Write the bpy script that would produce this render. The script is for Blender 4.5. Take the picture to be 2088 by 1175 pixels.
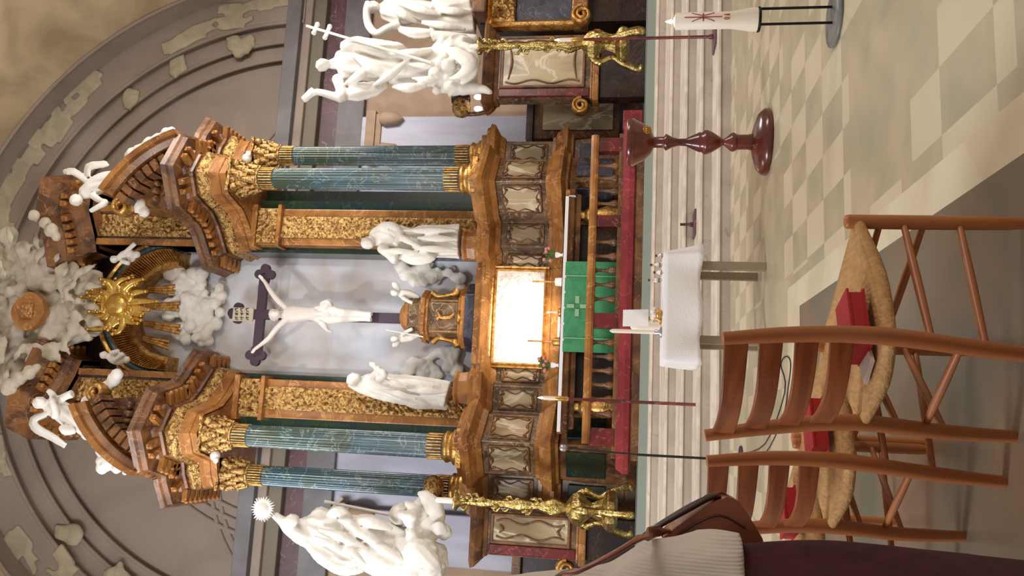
import bpy, math, random
from mathutils import Vector, Matrix, noise
random.seed(7)
for o in list(bpy.data.objects): bpy.data.objects.remove(o)
S = bpy.context.scene
COL = S.collection
# ---------------------------------------------------------------- camera
PSI, TH, RHO, CX, F, H = .1644, .1469, .0246, -2.067, 1620., 1.06
dv = Vector((math.sin(PSI)*math.cos(TH), math.cos(PSI)*math.cos(TH), math.sin(TH)))
R0 = Vector((math.cos(PSI), -math.sin(PSI), 0))
D0 = Vector((math.sin(PSI)*math.sin(TH), math.cos(PSI)*math.sin(TH), -math.cos(TH)))
rv = R0*math.cos(RHO) - D0*math.sin(RHO)      # runs up the frame (the phone was held upright)
vv = R0*math.sin(RHO) + D0*math.cos(RHO)      # runs to the right of the frame
cam = bpy.data.cameras.new('camera')
camo = bpy.data.objects.new('camera', cam); COL.objects.link(camo)
M3 = Matrix((vv, rv, -dv)).transposed()
camo.matrix_world = Matrix.Translation((CX, 0, H)) @ M3.to_4x4()
cam.sensor_fit = 'HORIZONTAL'; cam.sensor_width = 36; cam.lens = F/2088*36
cam.clip_start = .05; cam.clip_end = 200
S.camera = camo
# ---------------------------------------------------------------- world, lights, exposure
S.view_settings.view_transform = 'Standard'; S.view_settings.look = 'None'
S.view_settings.gamma = 1; S.view_settings.use_curve_mapping = False
S.view_settings.exposure = EXPO = 0.55
w = bpy.data.worlds.new('world'); S.world = w; w.use_nodes = True
w.node_tree.nodes['Background'].inputs[0].default_value = (1.0, .88, .76, 1)
w.node_tree.nodes['Background'].inputs[1].default_value = .30
def aim(o, t): o.rotation_euler = (Vector(t)-o.location).to_track_quat('-Z', 'Y').to_euler()
def area(name, loc, tgt, sx, sy, e, col):
    l = bpy.data.lights.new(name, 'AREA'); l.shape = 'RECTANGLE'; l.size = sx; l.size_y = sy; l.energy = e; l.color = col
    o = bpy.data.objects.new(name, l); COL.objects.link(o); o.location = loc; aim(o, tgt); return o
def spot(name, loc, tgt, e, ang, col, blend=.8, rad=.1):
    l = bpy.data.lights.new(name, 'SPOT'); l.energy = e; l.spot_size = math.radians(ang); l.spot_blend = blend; l.shadow_soft_size = rad; l.color = col
    o = bpy.data.objects.new(name, l); COL.objects.link(o); o.location = loc; aim(o, tgt); return o
area('nave_window_left', (-11, 3, 8.5), (1, 16, 5), 3, 5, 900, (.92, .95, 1))
area('nave_window_right', (11, 1, 8.5), (0, 15, 6), 3, 5, 520, (1, .93, .84))
area('choir_window_left', (-7.8, 12.8, 9.5), (1.0, 16.8, 6.0), 2, 3.5, 270, (.95, .97, 1))
area('choir_window_right', (7.8, 12.8, 9.5), (-1.0, 16.8, 6.0), 2, 3.5, 380, (1, .96, .92))
spot('altar_spotlight', (-.1, 14.75, 2.55), (-.1, 16.1, 3.3), 210, 95, (1, .93, .82), .9, .06)
spot('crucifix_spotlight', (-3.5, 9.5, 11), (0, 16.6, 7.2), 480, 40, (1, .95, .9), .8, .2)
spot('niche_fill_light', (-.6, 11.2, 9.5), (0, 17.2, 5.6), 420, 34, (.9, .94, 1), .9, .3)  # unseen fill light, added to brighten the niche and its cloud relief
spot('gilding_spotlight_left', (-2.6, 8.0, 6), (-2.2, 16, 8.6), 560, 32, (1, .9, .76), .8, .15)
spot('gilding_spotlight_right', (3.2, 8.0, 6), (2.3, 16, 8.6), 540, 32, (1, .9, .76), .8, .15)
# ---------------------------------------------------------------- helpers
def ray(V, y): return dv + vv*((V-1044)/F) - rv*((y-587.5)/F)
def P(V, y, Y):
    m = ray(V, y); t = Y/m.y
    return Vector((CX+t*m.x, Y, H+t*m.z))
def PZ(V, y, Z):
    m = ray(V, y); t = (Z-H)/m.z
    return Vector((CX+t*m.x, t*m.y, Z))
def mpp(Y): return Y*1.02/F
def srgb(c): return tuple(((x/12.92) if x <= .04045 else ((x+.055)/1.055)**2.4) for x in c)
def hexc(r, g, b): return srgb((r/255, g/255, b/255))
class MB:
    def __init__(s): s.v = []; s.f = []; s.sm = []
    def add(s, vs, fs, smooth=False):
        n = len(s.v); s.v += [tuple(x) for x in vs]
        for f in fs: s.f.append(tuple(i+n for i in f)); s.sm.append(smooth)
    def box(s, x0, x1, y0, y1, z0, z1, bev=0):
        vs = [(x, y, z) for z in (z0, z1) for y in (y0, y1) for x in (x0, x1)]
        s.add(vs, [(0, 2, 3, 1), (4, 5, 7, 6), (0, 1, 5, 4), (2, 6, 7, 3), (0, 4, 6, 2), (1, 3, 7, 5)])
    def obox(s, c, ax, ay, az):
        c = Vector(c); vs = [c+ax*i+ay*j+az*k for k in (-1, 1) for j in (-1, 1) for i in (-1, 1)]
        s.add(vs, [(0, 2, 3, 1), (4, 5, 7, 6), (0, 1, 5, 4), (2, 6, 7, 3), (0, 4, 6, 2), (1, 3, 7, 5)])
    def bar(s, a, b, w, h, up=Vector((0, 0, 1))):
        a = Vector(a); b = Vector(b); t = (b-a); L = t.length; t.normalize()
        sd = t.cross(up)
        if sd.length < 1e-4: sd = t.cross(Vector((0, 1, 0)))
        sd.normalize(); n = sd.cross(t)
        s.obox((a+b)/2, t*(L/2), sd*(w/2), n*(h/2))
    def prism(s, pts, z0, z1):            # plan outline (x,y)
        n = len(pts); vs = [(x, y, z0) for x, y in pts]+[(x, y, z1) for x, y in pts]
        s.add(vs, [tuple(range(n))[::-1], tuple(range(n, 2*n))]+[(i, (i+1) % n, n+(i+1) % n, n+i) for i in range(n)])
    def plate(s, pts, y0, y1, smooth=False):            # elevation outline (x,z)
        n = len(pts); vs = [(x, y0, z) for x, z in pts]+[(x, y1, z) for x, z in pts]
        s.add(vs, [tuple(range(n)), tuple(range(n, 2*n))[::-1]])
        s.add(vs, [(i, n+i, n+(i+1) % n, (i+1) % n) for i in range(n)], smooth)
    def lathe(s, prof, c=(0, 0, 0), n=24, flute=0, nf=0, smooth=True, a0=0, sx=1, sy=1):
        c = Vector(c); vs = []; m = len(prof)
        for j, (r, z) in enumerate(prof):
            for i in range(n):
                a = 2*math.pi*i/n+a0; rr = r
                if flute: rr = r*(1-flute*(.5+.5*math.cos(nf*a))**.6)
                vs.append((c.x+rr*math.cos(a)*sx, c.y+rr*math.sin(a)*sy, c.z+z))
        fs = [(j*n+i, j*n+(i+1) % n, (j+1)*n+(i+1) % n, (j+1)*n+i) for j in range(m-1) for i in range(n)]
        s.add(vs, fs, smooth)
        s.add(vs[:n], [tuple(range(n))[::-1]]); s.add(vs[-n:], [tuple(range(n))])
    def rope(s, pts, rad, n=16, flat=1., fold=0, nf=6, tw=0, sub=4, cap=True):
        # smooth tube through 3D points; radius in the facade plane, flat = depth ratio, fold = drapery ridges
        pts = [Vector(p) for p in pts]; rad = list(rad)
        if isinstance(rad[0], (int, float)): rad = [(r, r*flat) for r in rad]
        P2, R2 = [], []
        N = len(pts)
        if sub > 1 and N > 2:
            for i in range(N-1):
                p0, p1, p2, p3 = pts[max(i-1, 0)], pts[i], pts[i+1], pts[min(i+2, N-1)]
                for k in range(sub):
                    t = k/sub
                    P2.append(.5*((2*p1)+(p2-p0)*t+(2*p0-5*p1+4*p2-p3)*t*t+(3*p1-p0-3*p2+p3)*t**3))
                    e = t*t*(3-2*t); R2.append(tuple(rad[i][q]*(1-e)+rad[i+1][q]*e for q in (0, 1)))
            P2.append(pts[-1]); R2.append(rad[-1])
        else: P2, R2 = pts, rad
        m = len(P2); vs = []; prev = None
        for j in range(m):
            t = (P2[min(j+1, m-1)]-P2[max(j-1, 0)])
            if t.length < 1e-6: t = Vector((0, 0, 1))
            t.normalize()
            a = t.cross(Vector((0, 1, 0)))
            if a.length < .25: a = t.cross(Vector((1, 0, 0)))
            a.normalize()
            if prev and a.dot(prev) < 0: a = -a
            prev = a; b = a.cross(t)
            for i in range(n):
                th = 2*math.pi*i/n; k = 1
                if fold: k = 1+fold*math.sin(nf*th+tw*j+1.3*math.sin(2*th+j*.35))*min(1, j/3+.2)
                vs.append(P2[j]+a*(R2[j][0]*k*math.cos(th))+b*(R2[j][1]*k*math.sin(th)))
        fs = [(j*n+i, j*n+(i+1) % n, (j+1)*n+(i+1) % n, (j+1)*n+i) for j in range(m-1) for i in range(n)]
        s.add(vs, fs, True)
        if cap: s.add(vs[:n], [tuple(range(n))[::-1]], True); s.add(vs[-n:], [tuple(range(n))], True)
    def ell(s, c, r, nu=14, nv=9, rough=0, fr=3, rot=None):
        c = Vector(c); r = (r, r, r) if isinstance(r, (int, float)) else r
        vs = []; 
        for j in range(1, nv):
            ph = math.pi*j/nv
            for i in range(nu):
                th = 2*math.pi*i/nu
                d_ = Vector((math.sin(ph)*math.cos(th), math.sin(ph)*math.sin(th), math.cos(ph)))
                k = 1+(rough*noise.noise((c+d_*1.0)*fr) if rough else 0)
                q = Vector((d_.x*r[0]*k, d_.y*r[1]*k, d_.z*r[2]*k))
                if rot: q = rot @ q
                vs.append(c+q)
        t0 = Vector((0, 0, r[2])); t1 = Vector((0, 0, -r[2]))
        if rot: t0 = rot @ t0; t1 = rot @ t1
        vs += [c+t0, c+t1]; a = (nv-1)*nu
        fs = [(j*nu+i, (j+1)*nu+i, (j+1)*nu+(i+1) % nu, j*nu+(i+1) % nu) for j in range(nv-2) for i in range(nu)]
        fs += [(a, i, (i+1) % nu) for i in range(nu)]+[(a+1, (nv-2)*nu+(i+1) % nu, (nv-2)*nu+i) for i in range(nu)]
        s.add(vs, fs, True)
    def sweep(s, path, prof, A=Vector((0, 0, 1)), closed=False, smooth=False, flip=1, endplane=True):
        # path: 3D points; profile [(out, along A)]
        pts = [Vector(p) for p in path]; n = len(pts); m = len(prof); vs = []
        for i in range(n):
            if closed: a, b = pts[i-1], pts[(i+1) % n]
            else: a, b = pts[max(i-1, 0)], pts[min(i+1, n-1)]
            t1 = (pts[i]-a); t2 = (b-pts[i])
            if t1.length < 1e-6: t1 = t2
            if t2.length < 1e-6: t2 = t1
            t1 = t1.normalized(); t2 = t2.normalized()
            n1 = t1.cross(A)*flip; n2 = t2.cross(A)*flip; nn = (n1+n2)
            if nn.length < 1e-4: nn = n1
            nn.normalize(); k = 1/max(.35, nn.dot(n1))
            for u, z in prof: vs.append(pts[i]+nn*(u*k)+A*z)
        rng = n if closed else n-1
        fs = [(i*m+j, i*m+(j+1) % m, ((i+1) % n)*m+(j+1) % m, ((i+1) % n)*m+j) for i in range(rng) for j in range(m)]
        s.add(vs, fs, smooth)
        if not closed: s.add(vs[:m], [tuple(range(m))[::-1]]); s.add(vs[-m:], [tuple(range(m))])
    def build(s, name, mat, parent=None, mods=()):
        me = bpy.data.meshes.new(name); me.from_pydata(s.v, [], s.f)
        me.polygons.foreach_set('use_smooth', s.sm); me.materials.append(mat); me.validate(); me.update()
        o = bpy.data.objects.new(name, me); COL.objects.link(o)
        if parent is not None:
            o.parent = parent; o.matrix_parent_inverse = parent.matrix_basis.inverted()
        for m_ in mods: m_(o)
        return o
def recalc(o):
    import bmesh
    b = bmesh.new(); b.from_mesh(o.data); bmesh.ops.recalc_face_normals(b, faces=b.faces); b.to_mesh(o.data); b.free()
def bevel(w_=.005, seg=2):
    def f(o):
        m = o.modifiers.new('bevel', 'BEVEL'); m.width = w_; m.segments = seg; m.limit_method = 'ANGLE'; m.angle_limit = math.radians(40)
    return f
def remesh(vox=.02, it=3, disp=0, size=.2, fac=.5):
    def f(o):
        m = o.modifiers.new('remesh', 'REMESH'); m.mode = 'VOXEL'; m.voxel_size = vox; m.use_smooth_shade = True
        if it:
            m = o.modifiers.new('smooth', 'SMOOTH'); m.iterations = it; m.factor = fac
        if disp:
            t = bpy.data.textures.new('lumps', 'CLOUDS'); t.noise_scale = size; t.noise_depth = 2
            m = o.modifiers.new('lumps', 'DISPLACE'); m.texture = t; m.strength = disp; m.mid_level = .5; m.texture_coords = 'GLOBAL'
    return f
def tag(o, label=None, cat=None, group=None, kind=None):
    if label: o['label'] = label
    if cat: o['category'] = cat
    if group: o['group'] = group
    if kind: o['kind'] = kind
    return o
def thing(name, label, cat, loc=(0, 0, 0), group=None):
    o = bpy.data.objects.new(name, None); o.empty_display_size = .1; COL.objects.link(o); o.location = loc
    return tag(o, label, cat, group)
def copy_tree(o, parent=None):
    c = o.copy(); COL.objects.link(c)
    if parent is not None: c.parent = parent; c.matrix_parent_inverse = o.matrix_parent_inverse.copy()
    for ch in list(o.children): copy_tree(ch, c)
    return c
def relief(mb, fn, nx, nz, amp, fr, seed=0, thick=.03, ridge=True):
    """carved relief sheet: fn(u,v)->(point, normal); real raised geometry"""
    vs = []
    for j in range(nz+1):
        for i in range(nx+1):
            u, v_ = i/nx, j/nz; p, n_ = fn(u, v_)
            q = p*fr+Vector((seed*7.1, 0, 0))
            h = noise.noise(q)+.5*noise.noise(q*2.1)
            h = (1-abs(h)*2.2) if ridge else h
            e = min(1, 9*min(u, 1-u), 9*min(v_, 1-v_)*3)
            vs.append(p+n_*(max(-.3, h)*amp*e+thick))
    fs = [(j*(nx+1)+i, j*(nx+1)+i+1, (j+1)*(nx+1)+i+1, (j+1)*(nx+1)+i) for j in range(nz) for i in range(nx)]
    mb.add(vs, fs, True)
# ---------------------------------------------------------------- materials
def mat(name, rgb, rough=.6, metal=0, spec=.5, noise2=None, nscale=4, nlo=.4, nhi=.6, bump=0, bscale=20, stretch=(1, 1, 1), vein=None, vscale=2, vw=.04, emit=0, detail=6, coat=0, trans=0, sheen=0):
    m = bpy.data.materials.new(name); m.use_nodes = True; nt = m.node_tree; b = nt.nodes['Principled BSDF']
    b.inputs['Roughness'].default_value = rough; b.inputs['Metallic'].default_value = metal
    b.inputs['Specular IOR Level'].default_value = spec; b.inputs['Coat Weight'].default_value = coat
    if trans: b.inputs['Transmission Weight'].default_value = trans
    if sheen: b.inputs['Sheen Weight'].default_value = sheen
    N = nt.nodes.new; L = nt.links.new
    tc = N('ShaderNodeTexCoord'); mp = N('ShaderNodeMapping'); mp.inputs['Scale'].default_value = stretch
    L(tc.outputs['Object'], mp.inputs[0]); cur = None
    b.inputs['Base Color'].default_value = (*rgb, 1)
    if noise2:
        t = N('ShaderNodeTexNoise'); t.inputs['Scale'].default_value = nscale; t.inputs['Detail'].default_value = detail
        t.inputs['Distortion'].default_value = .6
        L(mp.outputs[0], t.inputs['Vector'])
        cr = N('ShaderNodeValToRGB'); cr.color_ramp.elements[0].position = nlo; cr.color_ramp.elements[1].position = nhi
        cr.color_ramp.elements[0].color = (*rgb, 1); cr.color_ramp.elements[1].color = (*noise2, 1)
        L(t.outputs[0], cr.inputs[0]); cur = cr.outputs[0]
    if vein:
        t = N('ShaderNodeTexNoise'); t.inputs['Scale'].default_value = vscale; t.inputs['Detail'].default_value = 4; t.inputs['Distortion'].default_value = 1.6
        L(mp.outputs[0], t.inputs['Vector'])
        s1 = N('ShaderNodeMath'); s1.operation = 'SUBTRACT'; s1.inputs[1].default_value = .5; L(t.outputs[0], s1.inputs[0])
        s2 = N('ShaderNodeMath'); s2.operation = 'ABSOLUTE'; L(s1.outputs[0], s2.inputs[0])
        s3 = N('ShaderNodeMapRange'); s3.inputs['From Max'].default_value = vw; s3.inputs['To Min'].default_value = 1; s3.inputs['To Max'].default_value = 0
        L(s2.outputs[0], s3.inputs[0])
        mx = N('ShaderNodeMix'); mx.data_type = 'RGBA'; L(s3.outputs[0], mx.inputs[0])
        if cur: L(cur, mx.inputs[6])
        else: mx.inputs[6].default_value = (*rgb, 1)
        mx.inputs[7].default_value = (*vein, 1); cur = mx.outputs[2]
    if cur: L(cur, b.inputs['Base Color'])
    if bump:
        t = N('ShaderNodeTexNoise'); t.inputs['Scale'].default_value = bscale; t.inputs['Detail'].default_value = 4
        L(mp.outputs[0], t.inputs['Vector'])
        bp = N('ShaderNodeBump'); bp.inputs['Strength'].default_value = bump; bp.inputs['Distance'].default_value = .03
        L(t.outputs[0], bp.inputs['Height']); L(bp.outputs[0], b.inputs['Normal'])
    if emit:
        b.inputs['Emission Color'].default_value = (*rgb, 1); b.inputs['Emission Strength'].default_value = emit
    return m
M_ = {}
M_['white'] = mat('white_stucco', hexc(232, 228, 220), .55, noise2=hexc(220, 214, 204), nscale=3)
M_['cream'] = mat('cream_stucco', hexc(196, 184, 164), .7, noise2=hexc(172, 158, 138), nscale=3, nlo=.35, nhi=.65)
M_['gold'] = mat('gilding', hexc(214, 172, 104), .4, .9, noise2=hexc(176, 124, 62), nscale=9, bump=.35, bscale=25)
M_['goldbright'] = mat('bright_gilding', hexc(232, 194, 108), .32, .9, noise2=hexc(206, 158, 74), nscale=6, bump=.25, bscale=22)
M_['goldcarve'] = mat('carved_gilding', hexc(206, 168, 106), .4, .8, noise2=hexc(118, 80, 42), nscale=16, nlo=.45, nhi=.62, bump=.9, bscale=34)
M_['brass'] = mat('brass', hexc(206, 184, 122), .24, .95, noise2=hexc(150, 124, 66), nscale=14, bump=.5, bscale=30)
M_['orange'] = mat('orange_marble', hexc(168, 114, 56), .34, noise2=hexc(124, 76, 38), nscale=2.2, nlo=.35, nhi=.68, vein=hexc(190, 140, 86), vscale=1.6, vw=.018)
M_['brown'] = mat('brown_marble', hexc(128, 84, 46), .42, noise2=hexc(82, 52, 32), nscale=2.5, vein=hexc(150, 110, 74), vscale=2, vw=.015)
M_['taupe'] = mat('taupe_marble', hexc(128, 100, 72), .3, noise2=hexc(84, 64, 48), nscale=2.6, vein=hexc(170, 146, 112), vscale=2.4, vw=.02)
M_['dark'] = mat('dark_marble', hexc(58, 38, 32), .3, noise2=hexc(34, 24, 24), nscale=2, vein=hexc(90, 64, 52), vscale=2, vw=.012)
M_['black'] = mat('dark_recess', hexc(22, 16, 14), .8)
M_['slate'] = mat('slate_marble', hexc(70, 70, 82), .3, noise2=hexc(48, 46, 58), nscale=2, vein=hexc(120, 118, 126), vscale=2, vw=.01)
M_['red'] = mat('red_marble', hexc(112, 34, 34), .3, noise2=hexc(78, 26, 26), nscale=2.5, vein=hexc(150, 84, 74), vscale=2.2, vw=.012)
M_['redlight'] = mat('polished_red_marble', hexc(140, 48, 52), .24, noise2=hexc(116, 34, 40), nscale=1.2, vein=hexc(158, 72, 68), vscale=2, vw=.01)
M_['panel'] = mat('pale_onyx', hexc(188, 168, 134), .22, noise2=hexc(140, 122, 92), nscale=1.6, nlo=.4, nhi=.6, stretch=(1, 1, .45), vein=hexc(218, 206, 180), vscale=1.1, vw=.03)
M_['bluecol'] = mat('blue_green_marble', hexc(52, 84, 98), .25, noise2=hexc(62, 74, 56), nscale=1.3, nlo=.4, nhi=.66, vein=hexc(120, 140, 134), vscale=1.8, vw=.02, coat=.3)
M_['green'] = mat('dark_green_marble', hexc(22, 40, 44), .25, noise2=hexc(32, 50, 30), nscale=1.2, vein=hexc(48, 70, 56), vscale=1.2, vw=.012, coat=.3)
M_['whitemarble'] = mat('white_veined_marble', hexc(228, 220, 210), .35, noise2=hexc(196, 184, 178), nscale=2, nlo=.45, nhi=.7, vein=hexc(168, 156, 150), vscale=3, vw=.03, bump=.0)
M_['niche'] = mat('painted_niche', hexc(212, 216, 226), .8, noise2=hexc(198, 192, 192), nscale=.9, nlo=.4, nhi=.62)
M_['wall'] = mat('grey_plaster', hexc(158, 142, 130), .9, noise2=hexc(148, 133, 122), nscale=.7)
M_['wallblue'] = mat('lilac_grey_marble', hexc(184, 184, 200), .5, noise2=hexc(164, 162, 176), nscale=1.2, stretch=(1, 1, .3))
M_['wallbuff'] = mat('buff_plaster', hexc(178, 152, 128), .8, noise2=hexc(164, 138, 116), nscale=1.2)
M_['bandgrey'] = mat('grey_band_stone', hexc(122, 118, 120), .6, noise2=hexc(108, 104, 106), nscale=1.2)
M_['mauve'] = mat('mauve_marble', hexc(102, 72, 76), .5, noise2=hexc(84, 62, 66), nscale=1.5, vein=hexc(140, 116, 118), vscale=1.5, vw=.01)
M_['olive'] = mat('olive_stucco', hexc(122, 114, 100), .8)
M_['vault'] = mat('beige_plaster', hexc(208, 186, 150), .9, noise2=hexc(178, 156, 122), nscale=.6)
M_['patch'] = mat('buff_stucco_patch', hexc(186, 172, 146), .85, noise2=hexc(168, 156, 132), nscale=2)
M_['steps'] = mat('limestone_riser_shaded', hexc(186, 172, 158), .5, noise2=hexc(174, 160, 147), nscale=2.2, vein=hexc(158, 144, 132), vscale=1.2, vw=.004)  # risers toned darker than the treads: their shade is put into the colour
M_['tread_lit'] = mat('limestone_tread_lit', hexc(226, 214, 198), .4, noise2=hexc(204, 190, 174), nscale=3)  # same stone as the risers, paler: light from above put into the colour
M_['greenstep'] = mat('grey_green_stone', hexc(136, 146, 136), .5)
M_['cloth'] = mat('white_linen', hexc(238, 234, 234), .85, bump=.15, bscale=60)
M_['greencloth'] = mat('green_antependium', hexc(74, 152, 102), .8, noise2=hexc(64, 138, 92), nscale=8)
M_['greentrim'] = mat('pale_green_braid', hexc(150, 190, 146), .7)
M_['cross'] = mat('dark_purple_wood', hexc(62, 44, 58), .5)
M_['flesh'] = mat('white_porcelain_stucco', hexc(222, 214, 208), .45)
M_['chair'] = mat('cherry_wood', hexc(188, 120, 68), .4, noise2=hexc(160, 94, 50), nscale=3, stretch=(1, 1, .15))
M_['slat'] = mat('shaded_bentwood', hexc(146, 78, 36), .4, noise2=hexc(120, 58, 26), nscale=4, stretch=(1, 1, 6))  # darker than the frame because back-lit: that shade is in the colour
M_['cord'] = mat('woven_paper_cord', hexc(196, 152, 98), .8, noise2=hexc(164, 120, 70), nscale=70, stretch=(1, .25, 1), nlo=.3, nhi=.8, bump=.3, bscale=120)
M_['redbook'] = mat('red_cloth_binding', hexc(176, 30, 42), .6)
M_['paper'] = mat('paper', hexc(210, 196, 186), .8)
M_['wax'] = mat('ivory_wax', hexc(242, 230, 214), .5)
M_['flame'] = mat('candle_flame', (1, .82, .5), .5, emit=14)
M_['iron'] = mat('black_iron', hexc(18, 18, 20), .45, .5)
M_['grey'] = mat('grey_stone_base', hexc(92, 94, 92), .4, noise2=hexc(120, 120, 116), nscale=6)
M_['cherry'] = mat('polished_mahogany', hexc(104, 38, 22), .25, noise2=hexc(70, 22, 14), nscale=3, coat=.3)
M_['steel'] = mat('brushed_bronze_steel', hexc(158, 140, 118), .4, .3)
M_['sweater'] = mat('ribbed_knit', hexc(204, 190, 178), .9, sheen=.3)
M_['skirt'] = mat('maroon_wool', hexc(66, 14, 24), .95, noise2=hexc(52, 10, 18), nscale=30)
M_['leather'] = mat('brown_leather', hexc(142, 74, 46), .4, noise2=hexc(92, 38, 22), nscale=6, coat=.2)
M_['darkleather'] = mat('dark_leather_edge', hexc(48, 22, 16), .5)
M_['skin'] = mat('skin', hexc(206, 156, 130), .5)
M_['hair'] = mat('grey_brown_hair', hexc(110, 96, 84), .7)
M_['leaf'] = mat('leaves', hexc(96, 112, 56), .6)
M_['pink'] = mat('pink_petals', hexc(206, 130, 116), .6)
M_['ink'] = mat('dark_ink', hexc(60, 50, 36), .7)
M_['redwax'] = mat('red_wax', hexc(168, 24, 40), .5)
M_['glass'] = mat('clear_glass', (1, 1, 1), .05, trans=1)
M_['blackplastic'] = mat('black_plastic', hexc(20, 20, 22), .5)
M_['silver'] = mat('silver_mesh', hexc(190, 190, 196), .35, .9)
M_['ledglow'] = mat('lit_bulb', (1, .97, .9), .4, emit=4)
# knit ribs on the sweater
nt = M_['sweater'].node_tree; tc = nt.nodes['Texture Coordinate']; wv = nt.nodes.new('ShaderNodeTexWave'); wv.bands_direction = 'X'
wv.inputs['Scale'].default_value = 60; wv.inputs['Distortion'].default_value = .6
bp = nt.nodes.new('ShaderNodeBump'); bp.inputs['Strength'].default_value = .35; bp.inputs['Distance'].default_value = .003
nt.links.new(tc.outputs['Object'], wv.inputs['Vector']); nt.links.new(wv.outputs[0], bp.inputs['Height']); nt.links.new(bp.outputs[0], nt.nodes['Principled BSDF'].inputs['Normal'])
# ---------------------------------------------------------------- the setting
def struct(mb, name, m, mods=()):
    o = mb.build(name, m, None, mods); o['kind'] = 'structure'; return o
BX0, BX1, BY0, BY1 = CX+.785, CX+.955, 5.15, 5.52     # cream border strip of the floor
fm = mat('marble_tile_floor', hexc(196, 180, 148), .32)
nt = fm.node_tree; N = nt.nodes.new; L = nt.links.new; b = nt.nodes['Principled BSDF']
tc = N('ShaderNodeTexCoord')
def chk(sx, sy, off):
    mp = N('ShaderNodeMapping'); mp.inputs['Scale'].default_value = (sx, sy, 1); mp.inputs['Location'].default_value = off
    L(tc.outputs['Object'], mp.inputs[0])
    fl = N('ShaderNodeVectorMath'); fl.operation = 'FLOOR'; L(mp.outputs[0], fl.inputs[0])
    wn = N('ShaderNodeTexWhiteNoise'); L(fl.outputs[0], wn.inputs[0])
    ck = N('ShaderNodeTexChecker'); ck.inputs['Scale'].default_value = 1; L(mp.outputs[0], ck.inputs[0])
    return ck.outputs[1], wn.outputs[0]
c1, w1 = chk(1/.25, 1/.42, (.1, .3, .5)); c2, w2 = chk(1/.5, 1/.84, (.1, .3, .5))
mx = N('ShaderNodeMath'); mx.operation = 'MULTIPLY'; L(w2, mx.inputs[0]); L(c1, mx.inputs[1])
gt = N('ShaderNodeMath'); gt.operation = 'GREATER_THAN'; gt.inputs[1].default_value = .30; L(mx.outputs[0], gt.inputs[0])
ns = N('ShaderNodeTexNoise'); ns.inputs['Scale'].default_value = 3.5; ns.inputs['Detail'].default_value = 5; L(tc.outputs['Object'], ns.inputs[0])
r1 = N('ShaderNodeValToRGB'); r1.color_ramp.elements[0].color = (*hexc(168, 160, 132), 1); r1.color_ramp.elements[1].color = (*hexc(190, 172, 144), 1); r1.color_ramp.elements[0].position = .35; r1.color_ramp.elements[1].position = .65
r2 = N('ShaderNodeValToRGB'); r2.color_ramp.elements[0].color = (*hexc(214, 199, 170), 1); r2.color_ramp.elements[1].color = (*hexc(198, 182, 154), 1)
L(ns.outputs[0], r1.inputs[0]); L(ns.outputs[0], r2.inputs[0])
mi = N('ShaderNodeMix'); mi.data_type = 'RGBA'; L(gt.outputs[0], mi.inputs[0]); L(r1.outputs[0], mi.inputs[6]); L(r2.outputs[0], mi.inputs[7])
L(mi.outputs[2], b.inputs['Base Color'])
Y1 = PZ(1489, 400, 0).y
m = MB()
def fl(x0, x1, y0, y1): m.box(x0, x1, y0, y1, -.06, 0)
fl(-9, BX1, BY1, Y1+.05); fl(BX1, 9, -4, Y1+.05)
struct(m, 'floor', fm)
m = MB(); m.box(-9, BX1, BY0, BY1, -.06, 0); m.box(BX0, BX1, -4, BY0, -.06, 0)
struct(m, 'floor_border', mat('cream_border_stone', hexc(220, 206, 178), .35, noise2=hexc(206, 190, 160), nscale=2.5))
m = MB(); m.box(-9, BX0, -4, BY0, -.06, 0)
struct(m, 'floor_seating', mat('grey_green_slabs', hexc(132, 106, 84), .34, noise2=hexc(98, 98, 82), nscale=1.7, nlo=.38, nhi=.6, detail=8))
# altar steps
SY = [Y1, PZ(1451, 400, .14).y, PZ(1417, 400, .28).y, PZ(1384, 400, .42).y, PZ(1352, 400, .56).y]
SZ = [.14, .28, .42, .56, .71]
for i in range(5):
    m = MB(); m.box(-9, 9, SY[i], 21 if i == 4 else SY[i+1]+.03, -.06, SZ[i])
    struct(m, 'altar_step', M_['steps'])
    m = MB(); m.box(-9, 9, SY[i]-.022, 13.6 if i == 4 else SY[i+1]+.03, SZ[i]-.035, SZ[i]+.002); struct(m, 'step_tread', M_['tread_lit'], (bevel(.008, 2),))
m = MB(); m.box(-8.9, 8.9, 13.42, 20, .70, .855); struct(m, 'altar_predella', M_['greenstep'])
# back wall, barrel vault, side walls
WY = 19.5
m = MB(); m.box(-9.6, 9.6, WY, WY+.3, 0, 19); struct(m, 'wall_back', M_['wall'])
m = MB(); m.box(-9.6, -9.3, 9, WY, 0, 19); struct(m, 'wall_left', M_['wallbuff'])
m = MB(); m.box(9.3, 9.6, 9, WY, 0, 19); struct(m, 'wall_right', M_['wallbuff'])
AX, AZ = .25, 9.9
def arc(R, a0, a1, n, Y, cx=AX, cz=AZ): return [(cx+R*math.cos(math.radians(a0+(a1-a0)*i/n)), Y, cz+R*math.sin(math.radians(a0+(a1-a0)*i/n))) for i in range(n+1)]
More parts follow.
